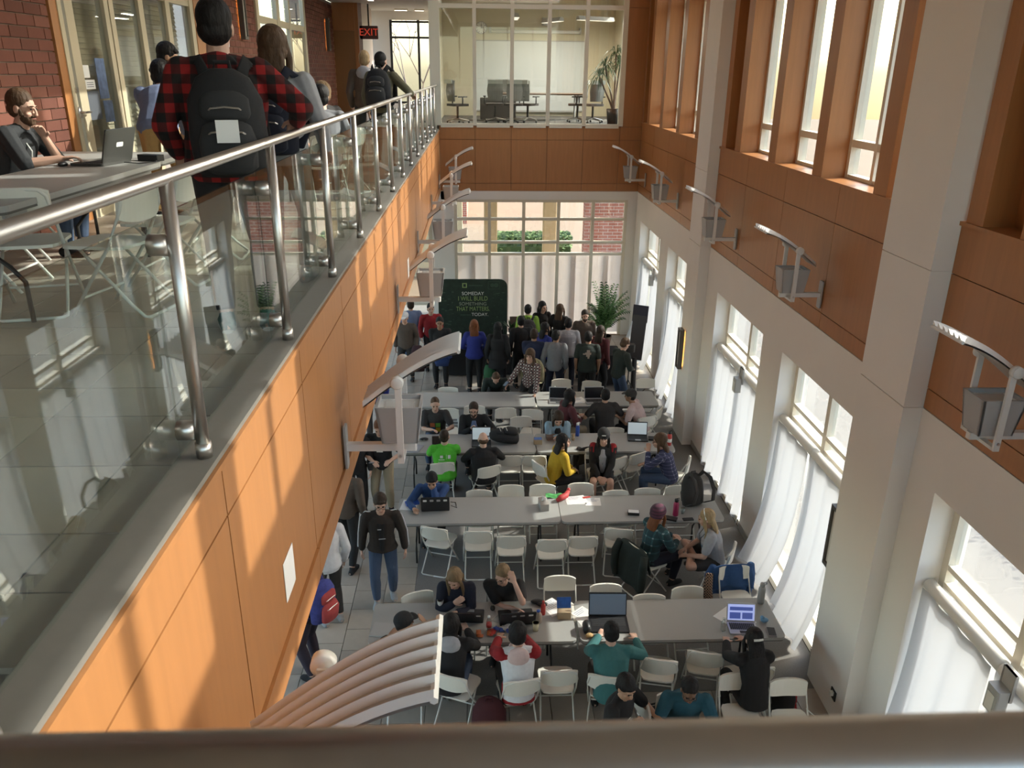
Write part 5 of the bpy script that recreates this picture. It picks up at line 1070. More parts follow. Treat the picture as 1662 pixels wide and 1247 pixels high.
# ---- balcony
UQ = dict(z=F2, q=.008)
P('bearded man in a dark tee at a laptop on the balcony, hand at his mouth', -3.78, 6.86, -92, lean=16, hp=12, hy=4, lh=(-.05, .29, .93), rh=(.20, .52, .79), top=cloth('faded_black', (.028, .03, .033)), slv='elbow', pants=CL['denim'], shoes=SH, hair='brown', hs='short', beard='brown', z=F2, q=.007, extra=lambda k: ob('lanyard', MB().loft([k['N'] + k['rt'] * .075, k['H'] + k['u'] * .36 + k['rt'] * .08 + k['f'] * .145, k['H'] + k['u'] * .14 + k['f'] * .15 + k['rt'] * .05], .006, n=5), PWH, k['body']))
P('person in a blue sweatshirt and tan trousers bending over a balcony table', -3.12, 8.35, 8, pose='stand', lean=50, hp=10, rh=(.1, .72, .80), lh=(-.14, .7, .80), top=CL['blueg'], pants=CL['tan'], shoes=SH, hair='black', hs='curly', skin='mid', face=False, fat=1.06, **UQ)
P('young man with a dark mop of hair looking right behind the bending person', -3.42, 9.45, -72, pose='stand', hp=16, hy=6, top=CL['navy'], pants=CL['black'], shoes=SH, hair='black', hs='fringe', skin='mid', **UQ)
P('grey-haired man partly hidden behind the person in red plaid', -2.72, 9.25, -150, pose='stand', sc=1.04, top=CL['yellow'], pants=CL['khaki'], shoes=SH, hair='grey', hs='short', hat=('cap', CL['white']), z=F2, q=.011)
def swoosh(k):
    hip, K, A = k['legs'][1]; b = Vector((A.x + .05, A.y, A.z - .05)); ob('shoe_stripe', MB().loft([b + Vector((-.0, -.06, .0)), b + Vector((.004, 0, -.022)), b + Vector((.0, .05, .0)), b + Vector((-.012, .1, .02))], [.004, .012, .009, .003], n=6), cloth('coral', (.6, .2, .12)), k['body'])
    for s_ in (1, -1): A = k['legs'][s_][2]; ob('shoe_sole', MB().loft([Vector((A.x, A.y - .08, .012)), Vector((A.x, A.y, .012)), Vector((A.x + s_ * .01, A.y + .08, .012)), Vector((A.x + s_ * .02, A.y + .17, .016))], [(.03, .012), (.045, .014), (.052, .014), (.03, .012)], side=(1, 0, 0), n=10), SOLE, k['body'])
P('tall person in a red and black checked hooded jacket with one hand on the railing', -1.39, 4.70, 13, pose='stand', sc=1.05, lean=3, hp=4, hy=6, rh=(.365, .15, 1.125), lh=(-.26, .12, .96), top=RPL, hood=True, pants=CL['black'], shoes=ST, hair='black', hs='short', face=False, fat=1.28, curl=.6, hem=.03, extra=swoosh, z=F2, q=.008)
P('person with shaggy brown hair in a grey sweatshirt leaning at the railing', -1.38, 5.88, -2, pose='stand', sc=1.0, lean=4, hp=6, rh=(.27, .22, .93), lh=(-.2, .3, 1.0), top=CL['lgrey'], pants=cloth('faded_green', (.17, .19, .17)), shoes=SHW, hair='brown', hs='shag', face=False, fat=1.12, hem=.02, **UQ)
P('seated person in a dark cap and grey tee on the balcony seen from behind', -1.72, 9.45, 14, lean=14, top=CL['grey'], slv='short', pants=CL['black'], shoes=SH, hair='black', hs='short', hat=('cap', CL['charcoal']), face=False, z=F2, q=.011)
P('seated person with curly light hair on the balcony', -1.86, 10.6, 50, lean=10, top=CL['charcoal'], pants=CL['denim'], shoes=SH, hair='light', hs='curly', face=False, z=F2, q=.011)
P('blond person in a grey hooded coat walking along the balcony railing', -1.86, 14.2, -4, pose='stand', sc=1.02, top=CL['brown'], hood=CL['lgrey'], pants=CL['charcoal'], shoes=SH, hair='blonde', hs='short', face=False, stride=.1, z=F2, q=.011)
P('person in an olive jacket with a black backpack resting a hand on the rail', -1.50, 13.3, -10, pose='stand', sc=1.0, rh=(.42, .26, 1.11), top=CL['olive'], pants=CL['charcoal'], shoes=SH, hair='black', hs='short', face=False, hy=20, z=F2, q=.011)
BP = cloth('bag_black', (.016, .016, .018)); BP2 = cloth('bag_black_panel', (.03, .03, .032))
bp1 = backpack('big black backpack with pockets on the back of the red checked jacket', (-1.31, 4.47, F2 + 1.19), 13, BP, 1.2, 3, m2=BP2)
tag(ob('booklet', B(-.055, -.178, -.08, .055, -.168, .03), PAPER, None, loc=(-1.30, 4.455, F2 + 1.19), rz=R(13)), 'white booklet sticking out of the front pocket of the big black backpack', 'booklet')
backpack('dark backpack on the back of the grey sweatshirt', (-1.37, 5.63, F2 + 1.17), -2, CL['navy'], 1.1, 4)
backpack('black backpack on the olive jacket by the far railing', (-1.52, 13.06, F2 + 1.2), -10, BP, 1.25, 0, m2=BP2)
backpack('dark grey backpack on the yellow-green hoodie', (1.15, 18.21, 1.18), -4, CL['charcoal'], 1.15, 2)
backpack('camouflage tan backpack on the smiling woman in plaid', (1.16, 15.62, 1.12), 148, mat('camo', (.22, .2, .12), .9, noise=.6, nscale=14), 1.15, -8)
backpack('bright blue backpack with red straps under the balcony', (-1.83, 7.83, 1.18), 60, cloth('bag_blue', (.05, .06, .25), .5), 1.15, 4, m2=cloth('bag_red', (.40, .06, .06)))
backpack('black backpack lying on the third row table', (.42, 12.98, .85), 95, BP, 1.15, -82, straps=False)
backpack('black backpack set on the right end of the purple bottle table', (3.22, 10.72, .99), 200, CL['charcoal'], 1.15, 12, straps=True)
backpack('dark red backpack standing on the carpet in the nearest row', (.08, 6.9, .26), 170, cloth('bag_maroon', (.055, .01, .013)), 1.2, 8, straps=False)
backpack('black backpack on the carpet behind the boy in teal', (1.85, 6.78, .25), 15, BP, 1.1, 8, straps=False)
backpack('dark rucksack on the floor under the dark-clad person at the silver laptop', (3.42, 7.1, .25), 100, CL['black'], 1.1, 6, straps=False, m2=CL['red'])
backpack('dark bag on the floor behind the right camera-facing chair', (3.35, 6.35, .25), 0, CL['navy'], 1.2, 0, straps=False)
# ---------------------------------------------------------------- things on the tables
TZ = .741
LBLK = mat('laptop_black', (.018, .018, .020), .45); LSIL = mat('laptop_silver', (.55, .55, .56), .35, .7); KEY = mat('keys_dark', (.03, .03, .032), .6)
SCRD = mat('screen_dark', (.10, .13, .17), .25, emit=.25); SCRB = mat('screen_blue', (.36, .42, .75), .3, emit=.55); SCRW = mat('screen_white', (.50, .58, .62), .3, emit=.3); SCRN = mat('screen_navy', (.08, .12, .42), .3, emit=.3)
def laptop(label, x, y, rz, m=LBLK, w=.36, d=.25, scr=SCRD, ang=108, z=TZ, stickers=0, rows=0, logo=False):
    t = thing('laptop', label, 'laptop', (x, y, z), R(rz))
    ob('base', MB().rbox(-w / 2, -d / 2, 0, w / 2, d / 2, .020, .015, 2), m, t); ks = MB()
    for r_ in range(5):
        for c in range(13): ks.box(-w * .44 + c * w * .0677, d * .34 - r_ * d * .105 - d * .09, .0201, -w * .44 + c * w * .0677 + w * .058, d * .34 - r_ * d * .105 - .002, .0225)
    ob('keyboard', ks, KEY, t); ob('touchpad', B(-.05, -d * .46, .0201, .05, -d * .25, .0212), KEY if m is LSIL else LSIL, t)
    a = R(ang - 90); rot = Matrix.Translation((0, d / 2 - .006, .02)) @ Matrix.Rotation(-a, 4, 'X')
    ld = ob('lid', MB().rbox(-w / 2, 0, -.006, w / 2, d * .94, .006, .012, 2).tf(rot @ Matrix.Rotation(R(90), 4, 'X')), m, t)
    ob('screen', B(-w / 2 + .012, -.0085, .015, w / 2 - .012, -.0065, d * .92 - .012).tf(rot), scr, ld)
    if rows:
        q = MB(); q.box(-w * .40, -.010, d * .14, -w * .02, -.009, d * .46).box(w * .04, -.010, d * .14, w * .40, -.009, d * .46).box(-w * .4, -.010, d * .56, w * .4, -.009, d * .74)
        ob('window_boxes', q.tf(rot), SCRN, ld)
    if logo: ob('logo_badge', MB().rbox(-.018, -.045, 0, .018, .045, .002, .008, 2).tf(rot @ Matrix.Translation((0, .0075, d * .5)) @ Matrix.Rotation(R(-90), 4, 'X') @ Matrix.Rotation(R(90), 4, 'Z')), PWH, ld)
    for i in range(stickers):
        xx = -w * .36 + i * w * .24; ob('sticker', MB().rbox(xx - .025, -.018, 0, xx + .03, .018, .0015, .008, 2).tf(rot @ Matrix.Translation((0, .0072, d * .72)) @ Matrix.Rotation(R(-90), 4, 'X')), [PWH, LSIL, LSIL, PWH][i % 4], ld)
    return t
laptop('closed-looking low black laptop with a white badge before the woman in navy', -.14, 8.06, 176, w=.34, d=.24, ang=120, stickers=1)
laptop('black laptop with two pale stickers before the man holding his forehead', .42, 8.02, 184, w=.42, d=.28, ang=116, stickers=3)
laptop('big open black laptop with a grey-blue screen before the man in teal', 1.52, 7.86, -2, w=.46, d=.31, scr=SCRD, ang=104)
laptop('silver laptop with a bright blue screen at the right end of the nearest table', 3.10, 7.74, -5, LSIL, .34, .24, SCRB, 108, rows=1)
laptop('black laptop with four white stickers before the person in the blue sweater', -.68, 10.70, 182, w=.42, d=.26, ang=102, stickers=4)
laptop('small laptop between the man with the four-square tee and the lime tee', -.72, 12.98, 182, w=.26, d=.2, ang=112, m=mat('laptop_brown', (.06, .04, .035), .5))
laptop('dark laptop before the bald man in black', .02, 12.88, 0, w=.34, d=.26, scr=SCRW, ang=104)
laptop('folded-open tablet computer with two pale screens on the third row', 2.83, 13.05, -6, w=.36, d=.26, scr=SCRW, ang=102)
laptop('dark laptop on the farthest row by the maroon jacket', 1.56, 14.82, -4, LSIL, .36, .25, mat('screen_black', (.015, .016, .02), .2), 106)
laptop('dark laptop on the farthest row by the man in the charcoal tee', 2.3, 14.80, 2, LSIL, .40, .26, MATS['screen_black'], 104)
laptop('big dark laptop with a pale badge on the balcony table', -3.02, 6.78, -100, w=.40, d=.28, m=mat('laptop_grey', (.055, .055, .05), .4), ang=106, z=F2 + TZ, logo=True)
def lathe(prof, n=16): return MB().loft([(0, 0, z) for r_, z in prof], [max(r_, .0008) for r_, z in prof], n=n)
CLEAR = glassmat('clear_plastic', (.86, .9, .9), .08)
def bottle(label, x, y, m, capm, h=.22, r_=.035, z=TZ, cat='bottle', flask=False, band=None):
    t = thing('bottle', label, cat, (x, y, z)); pr = [(r_ * .9, 0), (r_, .01), (r_, h * .62), (r_ * .85, h * .72), (r_ * .42, h * .84), (r_ * .40, h * .9)] if not flask else [(r_ * .92, 0), (r_, .012), (r_ * .98, h * .72), (r_ * .8, h * .8), (r_ * .62, h * .85)]
    ob('body', lathe(pr), m, t, True); ob('bottle_cap', lathe([(pr[-1][0] + .004, pr[-1][1]), (pr[-1][0] + .004, h), (pr[-1][0] * .8, h + .004)]), capm, t, True)
    if band: ob('label_band', lathe([(r_ + .0012, h * .25), (r_ + .0012, h * .5)]), band, t, True)
    if flask: ob('carry_loop', MB().loft([(r_ * .6, 0, h * .92), (r_ * 1.1, 0, h * .97), (r_ * .9, 0, h * 1.07), (0, 0, h * 1.04)], .005, n=6), capm, t, True)
    return t
REDP = mat('red_plastic', (.50, .05, .04), .4); BLUEPL = mat('blue_plastic', (.03, .09, .40), .35); PURP = mat('raspberry_plastic', (.32, .02, .08), .35); GRYB = mat('grey_bottle', (.30, .30, .30), .4)
bottle('clear water bottle with a red label among snack wrappers', .09, 7.80, CLEAR, PWH, .20, .032, band=REDP)
bottle('jar with a blue lid next to the yellow paper cup', .68, 7.93, mat('jar_tan', (.35, .27, .22), .4), BLUEPL, .17, .045)
bottle('red can-shaped bottle behind the black sticker laptop', .75, 8.08, REDP, REDP, .19, .03)
bottle('grey steel water bottle at the right rear corner of the nearest table', 3.48, 8.24, GRYB, GRYB, .28, .045, flask=True)
bottle('clear small bottle left of the silver laptop', 2.86, 7.72, CLEAR, CLEAR, .17, .035)
bottle('raspberry coloured cone-shaped bottle on the second row', 2.90, 10.37, PURP, BLK, .27, .042, flask=True)
bottle('blue translucent water bottle beside the denim shirt', 1.76, 13.2, BLUEPL, PWH, .25, .036, flask=True)
bottle('red steel water bottle at the right end of the third row', 3.34, 12.78, REDP, BLK, .26, .042, flask=True, band=PWH)
bottle('small white bottle on the farthest row by the laptop', 1.53, 15.25, PWH, PWH, .16, .03)
bottle('pink bottle on the floor beside the bent-down person', .45, 16.0, mat('pink_plastic', (.5, .16, .2), .4), PWH, .22, .035, z=0)
def cup(label, x, y, m, h=.11, r_=.04, z=TZ):
    t = thing('paper_cup', label, 'cup', (x, y, z)); ob('wall', MB().loft([(0, 0, 0), (0, 0, h), (0, 0, h), (0, 0, .008)], [r_ * .74, r_, r_ * .93, r_ * .7], n=16), m, t, True); ob('rim', MB().loft([(r_ * math.cos(a), r_ * math.sin(a), h) for a in [i * math.pi / 8 for i in range(17)]], .0025, n=5, cap=False), m, t); return t
CUPW = mat('cup_white', (.72, .70, .65), .6); CUPY = mat('cup_yellow', (.66, .60, .40), .6)
cup('white paper cup before the woman in navy', -.50, 8.24, CUPW); cup('pale yellow paper cup right of the red and white hoodie', .64, 7.78, CUPY); cup('white paper cup at the left end of the third row table', -1.12, 13.02, CUPW); cup('white paper cup at the near edge below the bracket arm', -1.22, 12.65, CUPW)
cup('clear cup by the raspberry bottle', 3.02, 10.42, CLEAR, .09, .035)
def sheet(label, x, y, rz, w=.21, h=.29, m=PAPER, z=TZ, lines=0, cat='paper', n=1, nm='paper_sheet', th=.002):
    t = thing(nm, label, cat, (x, y, z), R(rz))
    for i in range(n): o = ob('sheet', B(-w / 2, -h / 2, i * th, w / 2, h / 2, (i + .8) * th), m, t); o.rotation_euler = (0, 0, R(9 * i)); o.location = (.02 * i, .015 * i, 0)
    if lines:
        q = MB()
        for i in range(lines): q.box(-w * .4, h * .38 - i * h * .09, n * th, w * random.uniform(.1, .4), h * .40 - i * h * .09, n * th + .0006)
        o = ob('print_lines', q, MATS['blue_photo'], t); o.rotation_euler = (0, 0, R(9 * (n - 1))); o.location = (.02 * (n - 1), .015 * (n - 1), 0)
    return t
sheet('white printed papers fanned beside the big black laptop', 1.24, 8.0, 24, n=3, lines=3); sheet('white printed leaflets behind the cardboard box on the nearest table', .88, 8.2, 28, n=2, lines=6)
sheet('white paper lying under the silver laptop', 3.06, 7.92, 40, .3, .42); sheet('white sheet under the blue pouch at the left end of the second row', -1.08, 10.76, -8, .24, .3)
sheet('white printed papers with red sheet on the second row, left pair', 1.46, 10.84, 4, .3, .24, n=2, lines=4); sheet('white printed paper on the second row right beside the pair', 1.72, 10.80, -3, .24, .24, lines=5)
sheet('white sheet before the bearded man', .30, 13.2, 0, .3, .2); sheet('small yellow note card before the four-square tee', -.72, 13.16, 10, .09, .07, mat('note_yellow', (.62, .5, .08), .7))
sheet('open grey notebook at the near edge under the white cup', -1.16, 12.72, -25, .22, .3, mat('notebook_grey', (.30, .31, .35), .7), n=2, cat='notebook', nm='notebook', th=.006)
sheet('light grey closed laptop sleeve at the left end of the nearest table', -1.14, 7.82, -10, .3, .24, mat('sleeve_grey', (.40, .39, .38), .6), cat='sleeve', nm='laptop_sleeve', th=.022)
sheet('folder of papers with a dark print between the farthest laptops', 1.94, 14.84, 12, .3, .24, n=2, lines=6, cat='folder', nm='folder', th=.01)
sheet('red notepaper by the white papers on the second row', 1.64, 10.93, 15, .12, .05, REDP, z=TZ + .006)
def boxy(nm, label, cat, x, y, rz, w, d, h, m, top=None, z=TZ, extra=None):
    t = thing(nm, label, cat, (x, y, z), R(rz)); ob('body', MB().rbox(-w / 2, -d / 2, 0, w / 2, d / 2, h, .008, 2), m, t)
    if top: ob('lid_panel', MB().rbox(-w / 2 + .006, -d / 2 + .006, h, w / 2 - .006, d / 2 - .006, h + .002, .006, 2), top, t)
    if extra: ob('tissue', MB().loft([(0, 0, h), (.01, 0, h + .03), (-.01, .01, h + .08)], [(.04, .012), (.035, .02), (.012, .01)], n=8), extra, t, True)
    return t
CARD = mat('cardboard', (.42, .31, .19), .8)
boxy('tissue_box', 'small cardboard box with a blue leaflet standing on it on the nearest table', 'box', 1.0, 8.03, 0, .16, .12, .1, CARD); tag(ob('leaflet', MB().box(-.085, -.004, 0, .085, .004, .13).tf(Matrix.Rotation(R(-24), 4, 'X')), mat('leaflet_blue', (.03, .12, .42), .5, noise=.9, nscale=9), None, loc=(1.0, 8.06, TZ + .101)), 'blue leaflet propped upright on the small cardboard box', 'leaflet')
boxy('tissue_box', 'grey tissue box with a white tissue on the second row', 'box', .95, 10.65, 6, .13, .24, .11, mat('tissue_grey', (.36, .33, .30), .7), extra=PAPER)
boxy('tissue_box', 'small cardboard box with a blue top on the third row', 'box', 1.02, 12.9, 0, .15, .12, .09, CARD, MATS['leaflet_blue'])
boxy('card_box', 'small white printed box before the purple beanie', 'box', 2.28, 10.42, -8, .17, .10, .045, BLK, PAPER)
boxy('phone', 'black phone lying on the second row by the raspberry bottle', 'phone', 3.06, 10.24, 4, .16, .075, .012, BLK, KEY)
boxy('calculator', 'grey pocket calculator right of the silver laptop', 'calculator', 3.42, 7.66, -8, .10, .16, .018, GRYB, KEY)
boxy('pouch', 'blue pouch on the white sheet at the left end of the second row', 'pouch', -1.04, 10.8, 20, .2, .12, .03, BLUEPL, z=TZ + .003)
boxy('pouch', 'flat dark pouch by the raspberry bottle', 'pouch', 2.80, 10.26, -25, .2, .1, .025, BLK)
boxy('radio', 'small black device by the open tablet on the third row', 'device', 3.12, 13.02, -8, .2, .14, .03, BLK, KEY)
boxy('power_adapter', 'black power adapter behind the balcony laptop', 'adapter', -2.72, 7.02, 70, .09, .2, .05, BLK, z=F2 + TZ)
boxy('wicker_tray', 'brown tray before the person in denim', 'tray', 1.36, 13.12, 4, .36, .2, .06, mat('wicker', (.16, .11, .09), .8, noise=.5, nscale=40))
t = thing('figurine', 'small tan toy figure by the blue water bottle', 'toy', (1.66, 13.0, TZ)); ob('body', MB().ell((0, 0, .04), (.035, .03, .04)), CARD, t, True); ob('head', MB().ell((0, 0, .105), (.028, .028, .03)), mat('toy_tan', (.4, .28, .15), .7), t, True)
t = thing('toy', 'small blue rubber toy right of the silver laptop', 'toy', (3.40, 7.86, TZ)); ob('body', MB().ell((0, 0, .03), (.05, .035, .03)), mat('toy_blue', (.15, .32, .52), .5), t, True); ob('head', MB().ell((-.03, 0, .065), (.025, .025, .025)), MATS['toy_blue'], t, True)
def mouse(label, x, y, z=TZ):
    t = thing('computer_mouse', label, 'mouse', (x, y, z)); ob('shell', MB().ell((0, 0, .012), (.032, .052, .022)), BLK, t, True); ob('wheel', MB().loft([(-.004, .028, .031), (.004, .028, .031)], .007, n=8), GREYM, t)
mouse('black computer mouse between the two black laptops of the nearest table', .14, 8.2); mouse('black computer mouse under the hand of the blue sweater', -1.0, 10.58); mouse('black computer mouse under the hand of the bearded man on the balcony', -3.24, 6.60, F2 + TZ)
def cable(label, pts, m=BLK, r_=.004): return tag(ob('cable', MB().loft(pts, r_, n=6), m, None, True), label, 'cable')
cable('black charger cable curling behind the balcony laptop', [(-2.85, 6.8, F2 + .75), (-2.7, 6.72, F2 + .75), (-2.62, 6.85, F2 + .75), (-2.66, 7.0, F2 + .75), (-2.72, 6.98, F2 + .79)])
cable('grey cable coiled beside the black sticker laptop', [(.16, 8.18, .745), (.2, 8.08, .745), (.12, 7.98, .745), (.22, 7.92, .745), (.3, 8.0, .745)], GREYM)
cable('black cable beside the laptop of the blue sweater', [(-.45, 10.72, .75), (-.36, 10.66, .745), (-.38, 10.82, .745), (-.46, 10.84, .745)])
cable('white charging cable looped at the right wall outlet', [(4.15, 6.62, .42), (3.98, 6.6, .40), (3.85, 6.6, .3), (3.7, 6.62, .34), (3.5, 6.7, .5)], PWH, .006)
def packets(label, x, y, cols, n):
    t = thing('snack_packets', label, 'snack', (x, y, TZ))
    for i in range(n):
        a = random.uniform(0, 6.28); m = MB()
        def fn(u, v): return (.05 * (u - .5) * 1.6, .06 * (v - .5), .012 + .018 * math.sin(3.14 * u) * math.sin(3.14 * v) + .004 * math.sin(u * 14 + v * 11))
        m.grid(fn, 7, 6); o = ob('packet', m, cols[i % len(cols)], t, True); o.location = (random.uniform(-.09, .09), random.uniform(-.06, .06), .004 * i); o.rotation_euler = (0, 0, a)
packets('crumpled red snack packets beside the clear water bottle', .05, 7.72, [REDP, mat('packet_orange', (.5, .14, .04), .4)], 6); packets('blue and white snack packets before the red and white hoodie', .26, 7.80, [mat('packet_blue', (.05, .10, .4), .35), PAPER], 6)
t = thing('glove', 'pair of black gloves between the forehead man and the leaflets', 'gloves', (.70, 8.30, TZ)); ob('glove', MB().ell((0, 0, .025), (.09, .05, .025)), BLK, t, True); ob('glove', MB().ell((.05, -.05, .022), (.07, .04, .022)), BLK, t, True)
t = thing('camera_pouch', 'black pouch with a bread roll beside the man in teal', 'pouch', (1.24, 7.74, TZ)); ob('body', MB().loft([(0, -.06, .04), (0, -.03, .055), (0, .06, .055), (0, .10, .04)], [(.05, .035), (.065, .05), (.065, .05), (.04, .03)], n=12), BLK, t, True)
tag(ob('bread_roll', MB().ell((1.26, 7.64, TZ + .025), (.05, .035, .025)), mat('bread', (.55, .36, .16), .8), None, True), 'small bread roll before the black pouch', 'bread')
t = thing('sunglasses', 'dark round case beside the white cup on the third row', 'case', (-1.0, 13.08, TZ)); ob('shell', MB().ell((0, 0, .02), (.08, .05, .02)), BLK, t, True); ob('clasp', B(-.01, -.052, .015, .01, -.045, .025), GREYM, t)
t = thing('green_cloth', 'green cloth lying over the edge beside the red bag', 'cloth', (1.14, 10.98, TZ)); ob('fabric', MB().grid(lambda u, v: (.26 * (u - .5), .14 * (v - .5), .012 + .012 * math.sin(u * 9) * math.cos(v * 7)), 12, 8), mat('green_cloth_mat', (.08, .34, .10), .9), t, True)
t = thing('red_bag', 'crumpled red bag at the left end of the purple bottle table', 'bag', (1.27, 10.88, TZ)); ob('body', MB().loft([(-.1, -.08, .03), (-.03, -.03, .05), (.05, .04, .05), (.09, .12, .08)], [.03, .05, .045, .03], n=9), mat('red_bag_mat', (.5, .05, .05), .6), t, True); ob('tie', MB().ell((.095, .13, .1), (.03, .03, .03)), MATS['red_bag_mat'], t, True)
# coats over chairs
def coat(label, x, y, rz, m, h0, w=.27, z=0, tagm=None, hf=.30):
    t = thing('jacket', label, 'jacket', (x, y, z), R(rz)); q = MB()
    def fn(u, v):
        s = (u - .5) * 2; vv = (v - .5) * 2; top_ = .815; drop = abs(vv); side = -1 if vv < 0 else 1; dy = side * (.02 + .05 * drop + .012 * math.sin(s * 7 + drop * 3) * drop)
        return (s * w * (1 + .12 * drop) + .01 * math.sin(drop * 9), dy - .005, top_ - (drop ** 1.15) * (h0 if side < 0 else hf) - .05 * s ** 4)
    q.grid(fn, 20, 26); o = ob('fabric', q, m, t, True); s_ = o.modifiers.new('thick', 'SOLIDIFY'); s_.thickness = .018
    for s in (-1, 1): ob('sleeve', MB().loft([(s * w * .95, -.04, .76), (s * w * 1.08, -.08, .6), (s * w * 1.08, -.09, .36), (s * w * 1.0, -.08, .22)], [.05, .06, .055, .045], n=10), m, t, True)
    if tagm: ob('care_label', B(-.03, -.095, .5, .005, -.085, .57), tagm, t)
    return t
coat('dark grey coat hung over the chair back of the purple beanie woman', 2.12, 9.48, -60, CL['darkgreen'], .62); coat('blue jacket with a white tag hung over a chair back by the window', 3.36, 8.98, 184, cloth('jacket_blue', (.025, .075, .20)), .5, .27, hf=.33); coat('black jacket hung over the back of the black-jacketed woman\'s chair', 2.02, 12.62, 185, CL['black'], .34, .30)
tag(ob('patterned_scarf', MB().loft([(3.02, 8.9, .72), (3.0, 8.86, .5), (3.03, 8.85, .2), (3.06, 8.86, .06)], [(.05, .03), (.07, .05), (.08, .05), (.06, .03)], n=10), plaid('scarf', (.10, .05, .03), (.3, .2, .14), (.02, .015, .012), 30, 26), None, True), 'brown speckled scarf hanging from the chair with the blue jacket', 'scarf')
# held phones
PH = MB().rbox(-.037, -.075, 0, .037, .075, .009, .012, 3)
def phone_at(label, bk, p, rot):
    b, k = bk; w_ = world(b, p); o = ob('phone', MB().rbox(-.037, -.075, 0, .037, .075, .009, .012, 3), BLK, None); o.location = w_; o.rotation_euler = rot; tag(o, label, 'phone'); s = ob('screen', MB().rbox(-.033, -.068, .009, .033, .068, .0095, .008, 2), SCRD, o); return o
phone_at('black phone in the hand of the red-haired man', (b_rh, k_rh), k_rh['arms'][1][2] + Vector((0, .10, .02)), (R(20), 0, R(176)))
phone_at('white-screened phone in the hand of the smiling woman in plaid', (b_pl, k_pl), k_pl['arms'][1][2] + Vector((0, .10, .02)), (R(-20), 0, R(148)))
phone_at('phone in the hand of the boy in black by the near handrail', (b_, k_), k_['arms'][1][2] + Vector((-.02, .09, .05)), (R(70), 0, R(-128)))
# equipment at the far right, outlet, shade motors
t = thing('display_stand', 'tall dark tilted display stand by the far window curtain', 'stand', (3.55, 17.3, 0), R(-30))
ob('board', MB().hexa([(-.16, -.02, .75), (.16, -.02, .75), (.16, .02, .75), (-.16, .02, .75), (-.16, .18, 1.75), (.16, .18, 1.75), (.16, .22, 1.75), (-.16, .22, 1.75)]), mat('stand_grey', (.05, .048, .05), .7), t); ob('top_panel', MB().hexa([(-.18, .165, 1.6), (.18, .165, 1.6), (.18, .175, 1.6), (-.18, .175, 1.6), (-.18, .215, 1.98), (.18, .215, 1.98), (.18, .225, 1.98), (-.18, .225, 1.98)]), mat('stand_navy', (.012, .014, .03), .6), t)
ob('pole', MB().loft([(0, 0, 0), (0, 0, .8)], .06, n=10), BLKM, t); ob('base', MB().rbox(-.25, -.2, 0, .25, .2, .03, .04, 3), BLKM, t)
t = thing('music_stand', 'black tripod stand with cables behind the man bowing his head', 'stand', (3.25, 16.4, 0))
for a in range(3): ob('leg', MB().loft([(0, 0, .6), (.3 * math.cos(a * 2.1), .3 * math.sin(a * 2.1), .01)], .011, n=6), BLKM, t)
ob('pole', MB().loft([(0, 0, .5), (0, 0, 1.25)], .013, n=7), BLKM, t); ob('head', MB().rbox(-.1, -.07, 1.25, .1, .07, 1.42, .03, 2), BLK, t)
t = thing('power_outlet', 'small black power outlet with a plug low on the right column', 'outlet', (4.0, 7.1, .32)); ob('plate', B(-.012, -.06, -.06, 0, .06, .06), BLK, t); ob('plug', B(-.05, -.02, -.01, -.012, .02, .04), PWH, t)
for i, (y, lab) in enumerate(((5.0, 'grey shade motor box at the nearest low window'), (12.03, 'grey shade motor box at the third low window'), (19.0, 'grey shade motor box at the farthest low window'))):
    t = thing('shade_motor', lab, 'motor', (XR + .05, y, 2.36), 0, 'shade motor boxes'); ob('bracket', MB().rbox(-.015, -.08, -.16, .0, .08, .10, .02, 2), GREYM, t); ob('housing', MB().rbox(-.12, -.075, -.30, -.015, .075, -.06, .015, 2), mat('motor_grey', (.42, .43, .43), .45), t); ob('slot_cover', B(-.126, -.045, -.28, -.119, .045, -.12), PWH, t)
t = thing('equipment_case', 'brown case standing on the booth table left of the yellow-green hoodie', 'case', (.98, 19.3, .746)); ob('lower_shell', MB().rbox(-.22, -.15, 0, .22, .15, .12, .02, 2), BLK, t); ob('lid', MB().hexa([(-.22, .13, .12), (.22, .13, .12), (.22, .15, .12), (-.22, .15, .12), (-.22, .2, .38), (.22, .2, .38), (.22, .22, .38), (-.22, .22, .38)]), mat('case_brown', (.10, .06, .045), .6), t)
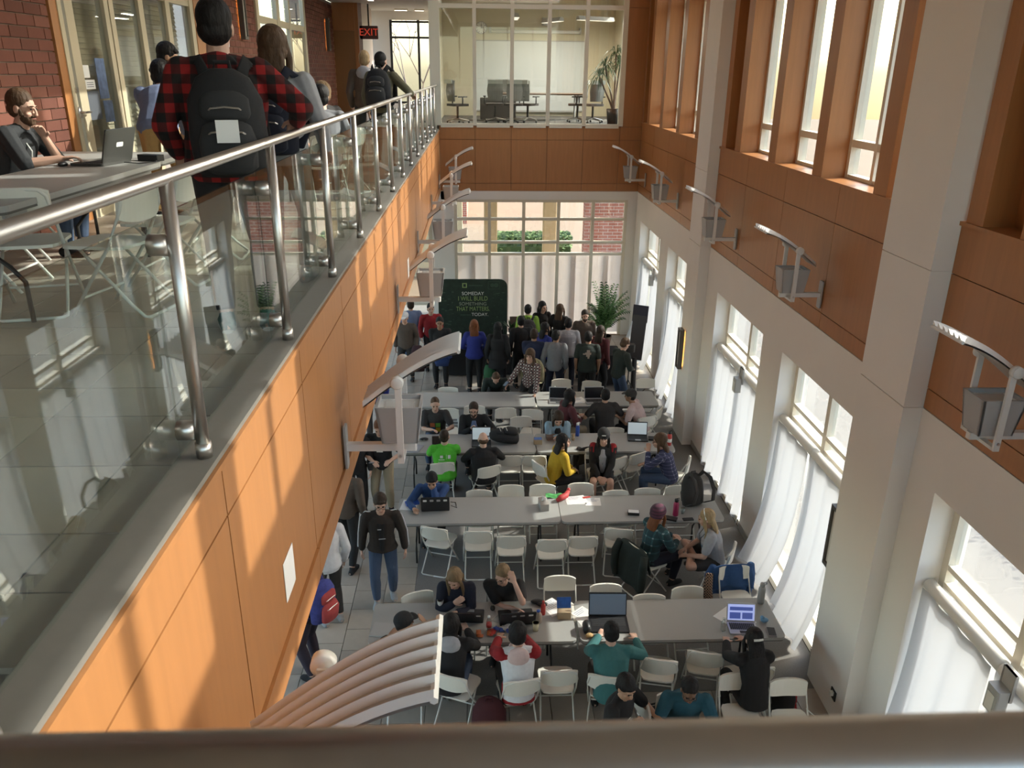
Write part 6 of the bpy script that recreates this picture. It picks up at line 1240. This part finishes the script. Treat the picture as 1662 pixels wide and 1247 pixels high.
t = thing('booth_plant', 'small dark plant at the corner of the backdrop', 'plant', (.78, 19.4, .746)); ob('pot', lathe([(.05, 0), (.065, .1)]), BLK, t); lf = MB(); random.seed(4)
for _ in range(26):
    a = random.uniform(0, 6.28); d = Vector((math.cos(a) * .6, math.sin(a) * .6, random.uniform(.4, 1))).normalized(); sdv = d.cross(Vector((0, 0, 1))).normalized() * .02; c = Vector((0, 0, .09)); b0 = len(lf.v); lf.v += [tuple(c), tuple(c + d * .12 - sdv), tuple(c + d * .28), tuple(c + d * .12 + sdv)]; lf.f.append((b0, b0 + 1, b0 + 2, b0 + 3))
o = ob('leaves', lf, LEAF[2], t); o['kind'] = 'stuff'
t = thing('shoulder_bag', 'green tote bag hanging beside the auburn-haired woman', 'bag', (.22, 17.05, 0)); ob('body', MB().loft([(0, 0, .3), (0, 0, .34), (0, 0, .6), (0, 0, .72)], [(.12, .05), (.14, .07), (.13, .06), (.10, .03)], side=(1, 0, 0), n=12), mat('bag_green', (.03, .12, .05), .8), t, True); ob('strap', MB().loft([(-.09, 0, .7), (-.06, 0, .95), (.06, 0, .95), (.09, 0, .7)], .012, n=6), MATS['bag_green'], t, True)
t = thing('held_coat', 'dark maroon coat hanging from the arm of the man in the white cap', 'coat', (-1.45, 17.75, 0)); ob('fabric', MB().loft([(0, 0, .95), (0, 0, .85), (0, 0, .5), (0, 0, .32)], [(.10, .05), (.14, .07), (.17, .07), (.15, .05)], side=(1, 0, 0), n=14), cloth('coat_maroon', (.04, .015, .02)), t, True); ob('sleeve', MB().loft([(.12, -.03, .85), (.17, -.05, .6), (.16, -.04, .42)], .045, n=8), MATS['cloth_coat_maroon'], t, True)
t = thing('held_jersey', 'bright blue shirt held by the smiling man', 'shirt', (-.86, 17.28, 0)); ob('fabric', MB().loft([(0, 0, 1.02), (0, 0, .95), (0, 0, .75), (0, 0, .62)], [(.10, .04), (.16, .05), (.18, .05), (.14, .03)], side=(1, 0, 0), n=14), CL['blue'], t, True); ob('sleeve', MB().loft([(.13, -.03, .95), (.2, -.04, .82)], .05, n=8), CL['blue'], t, True)
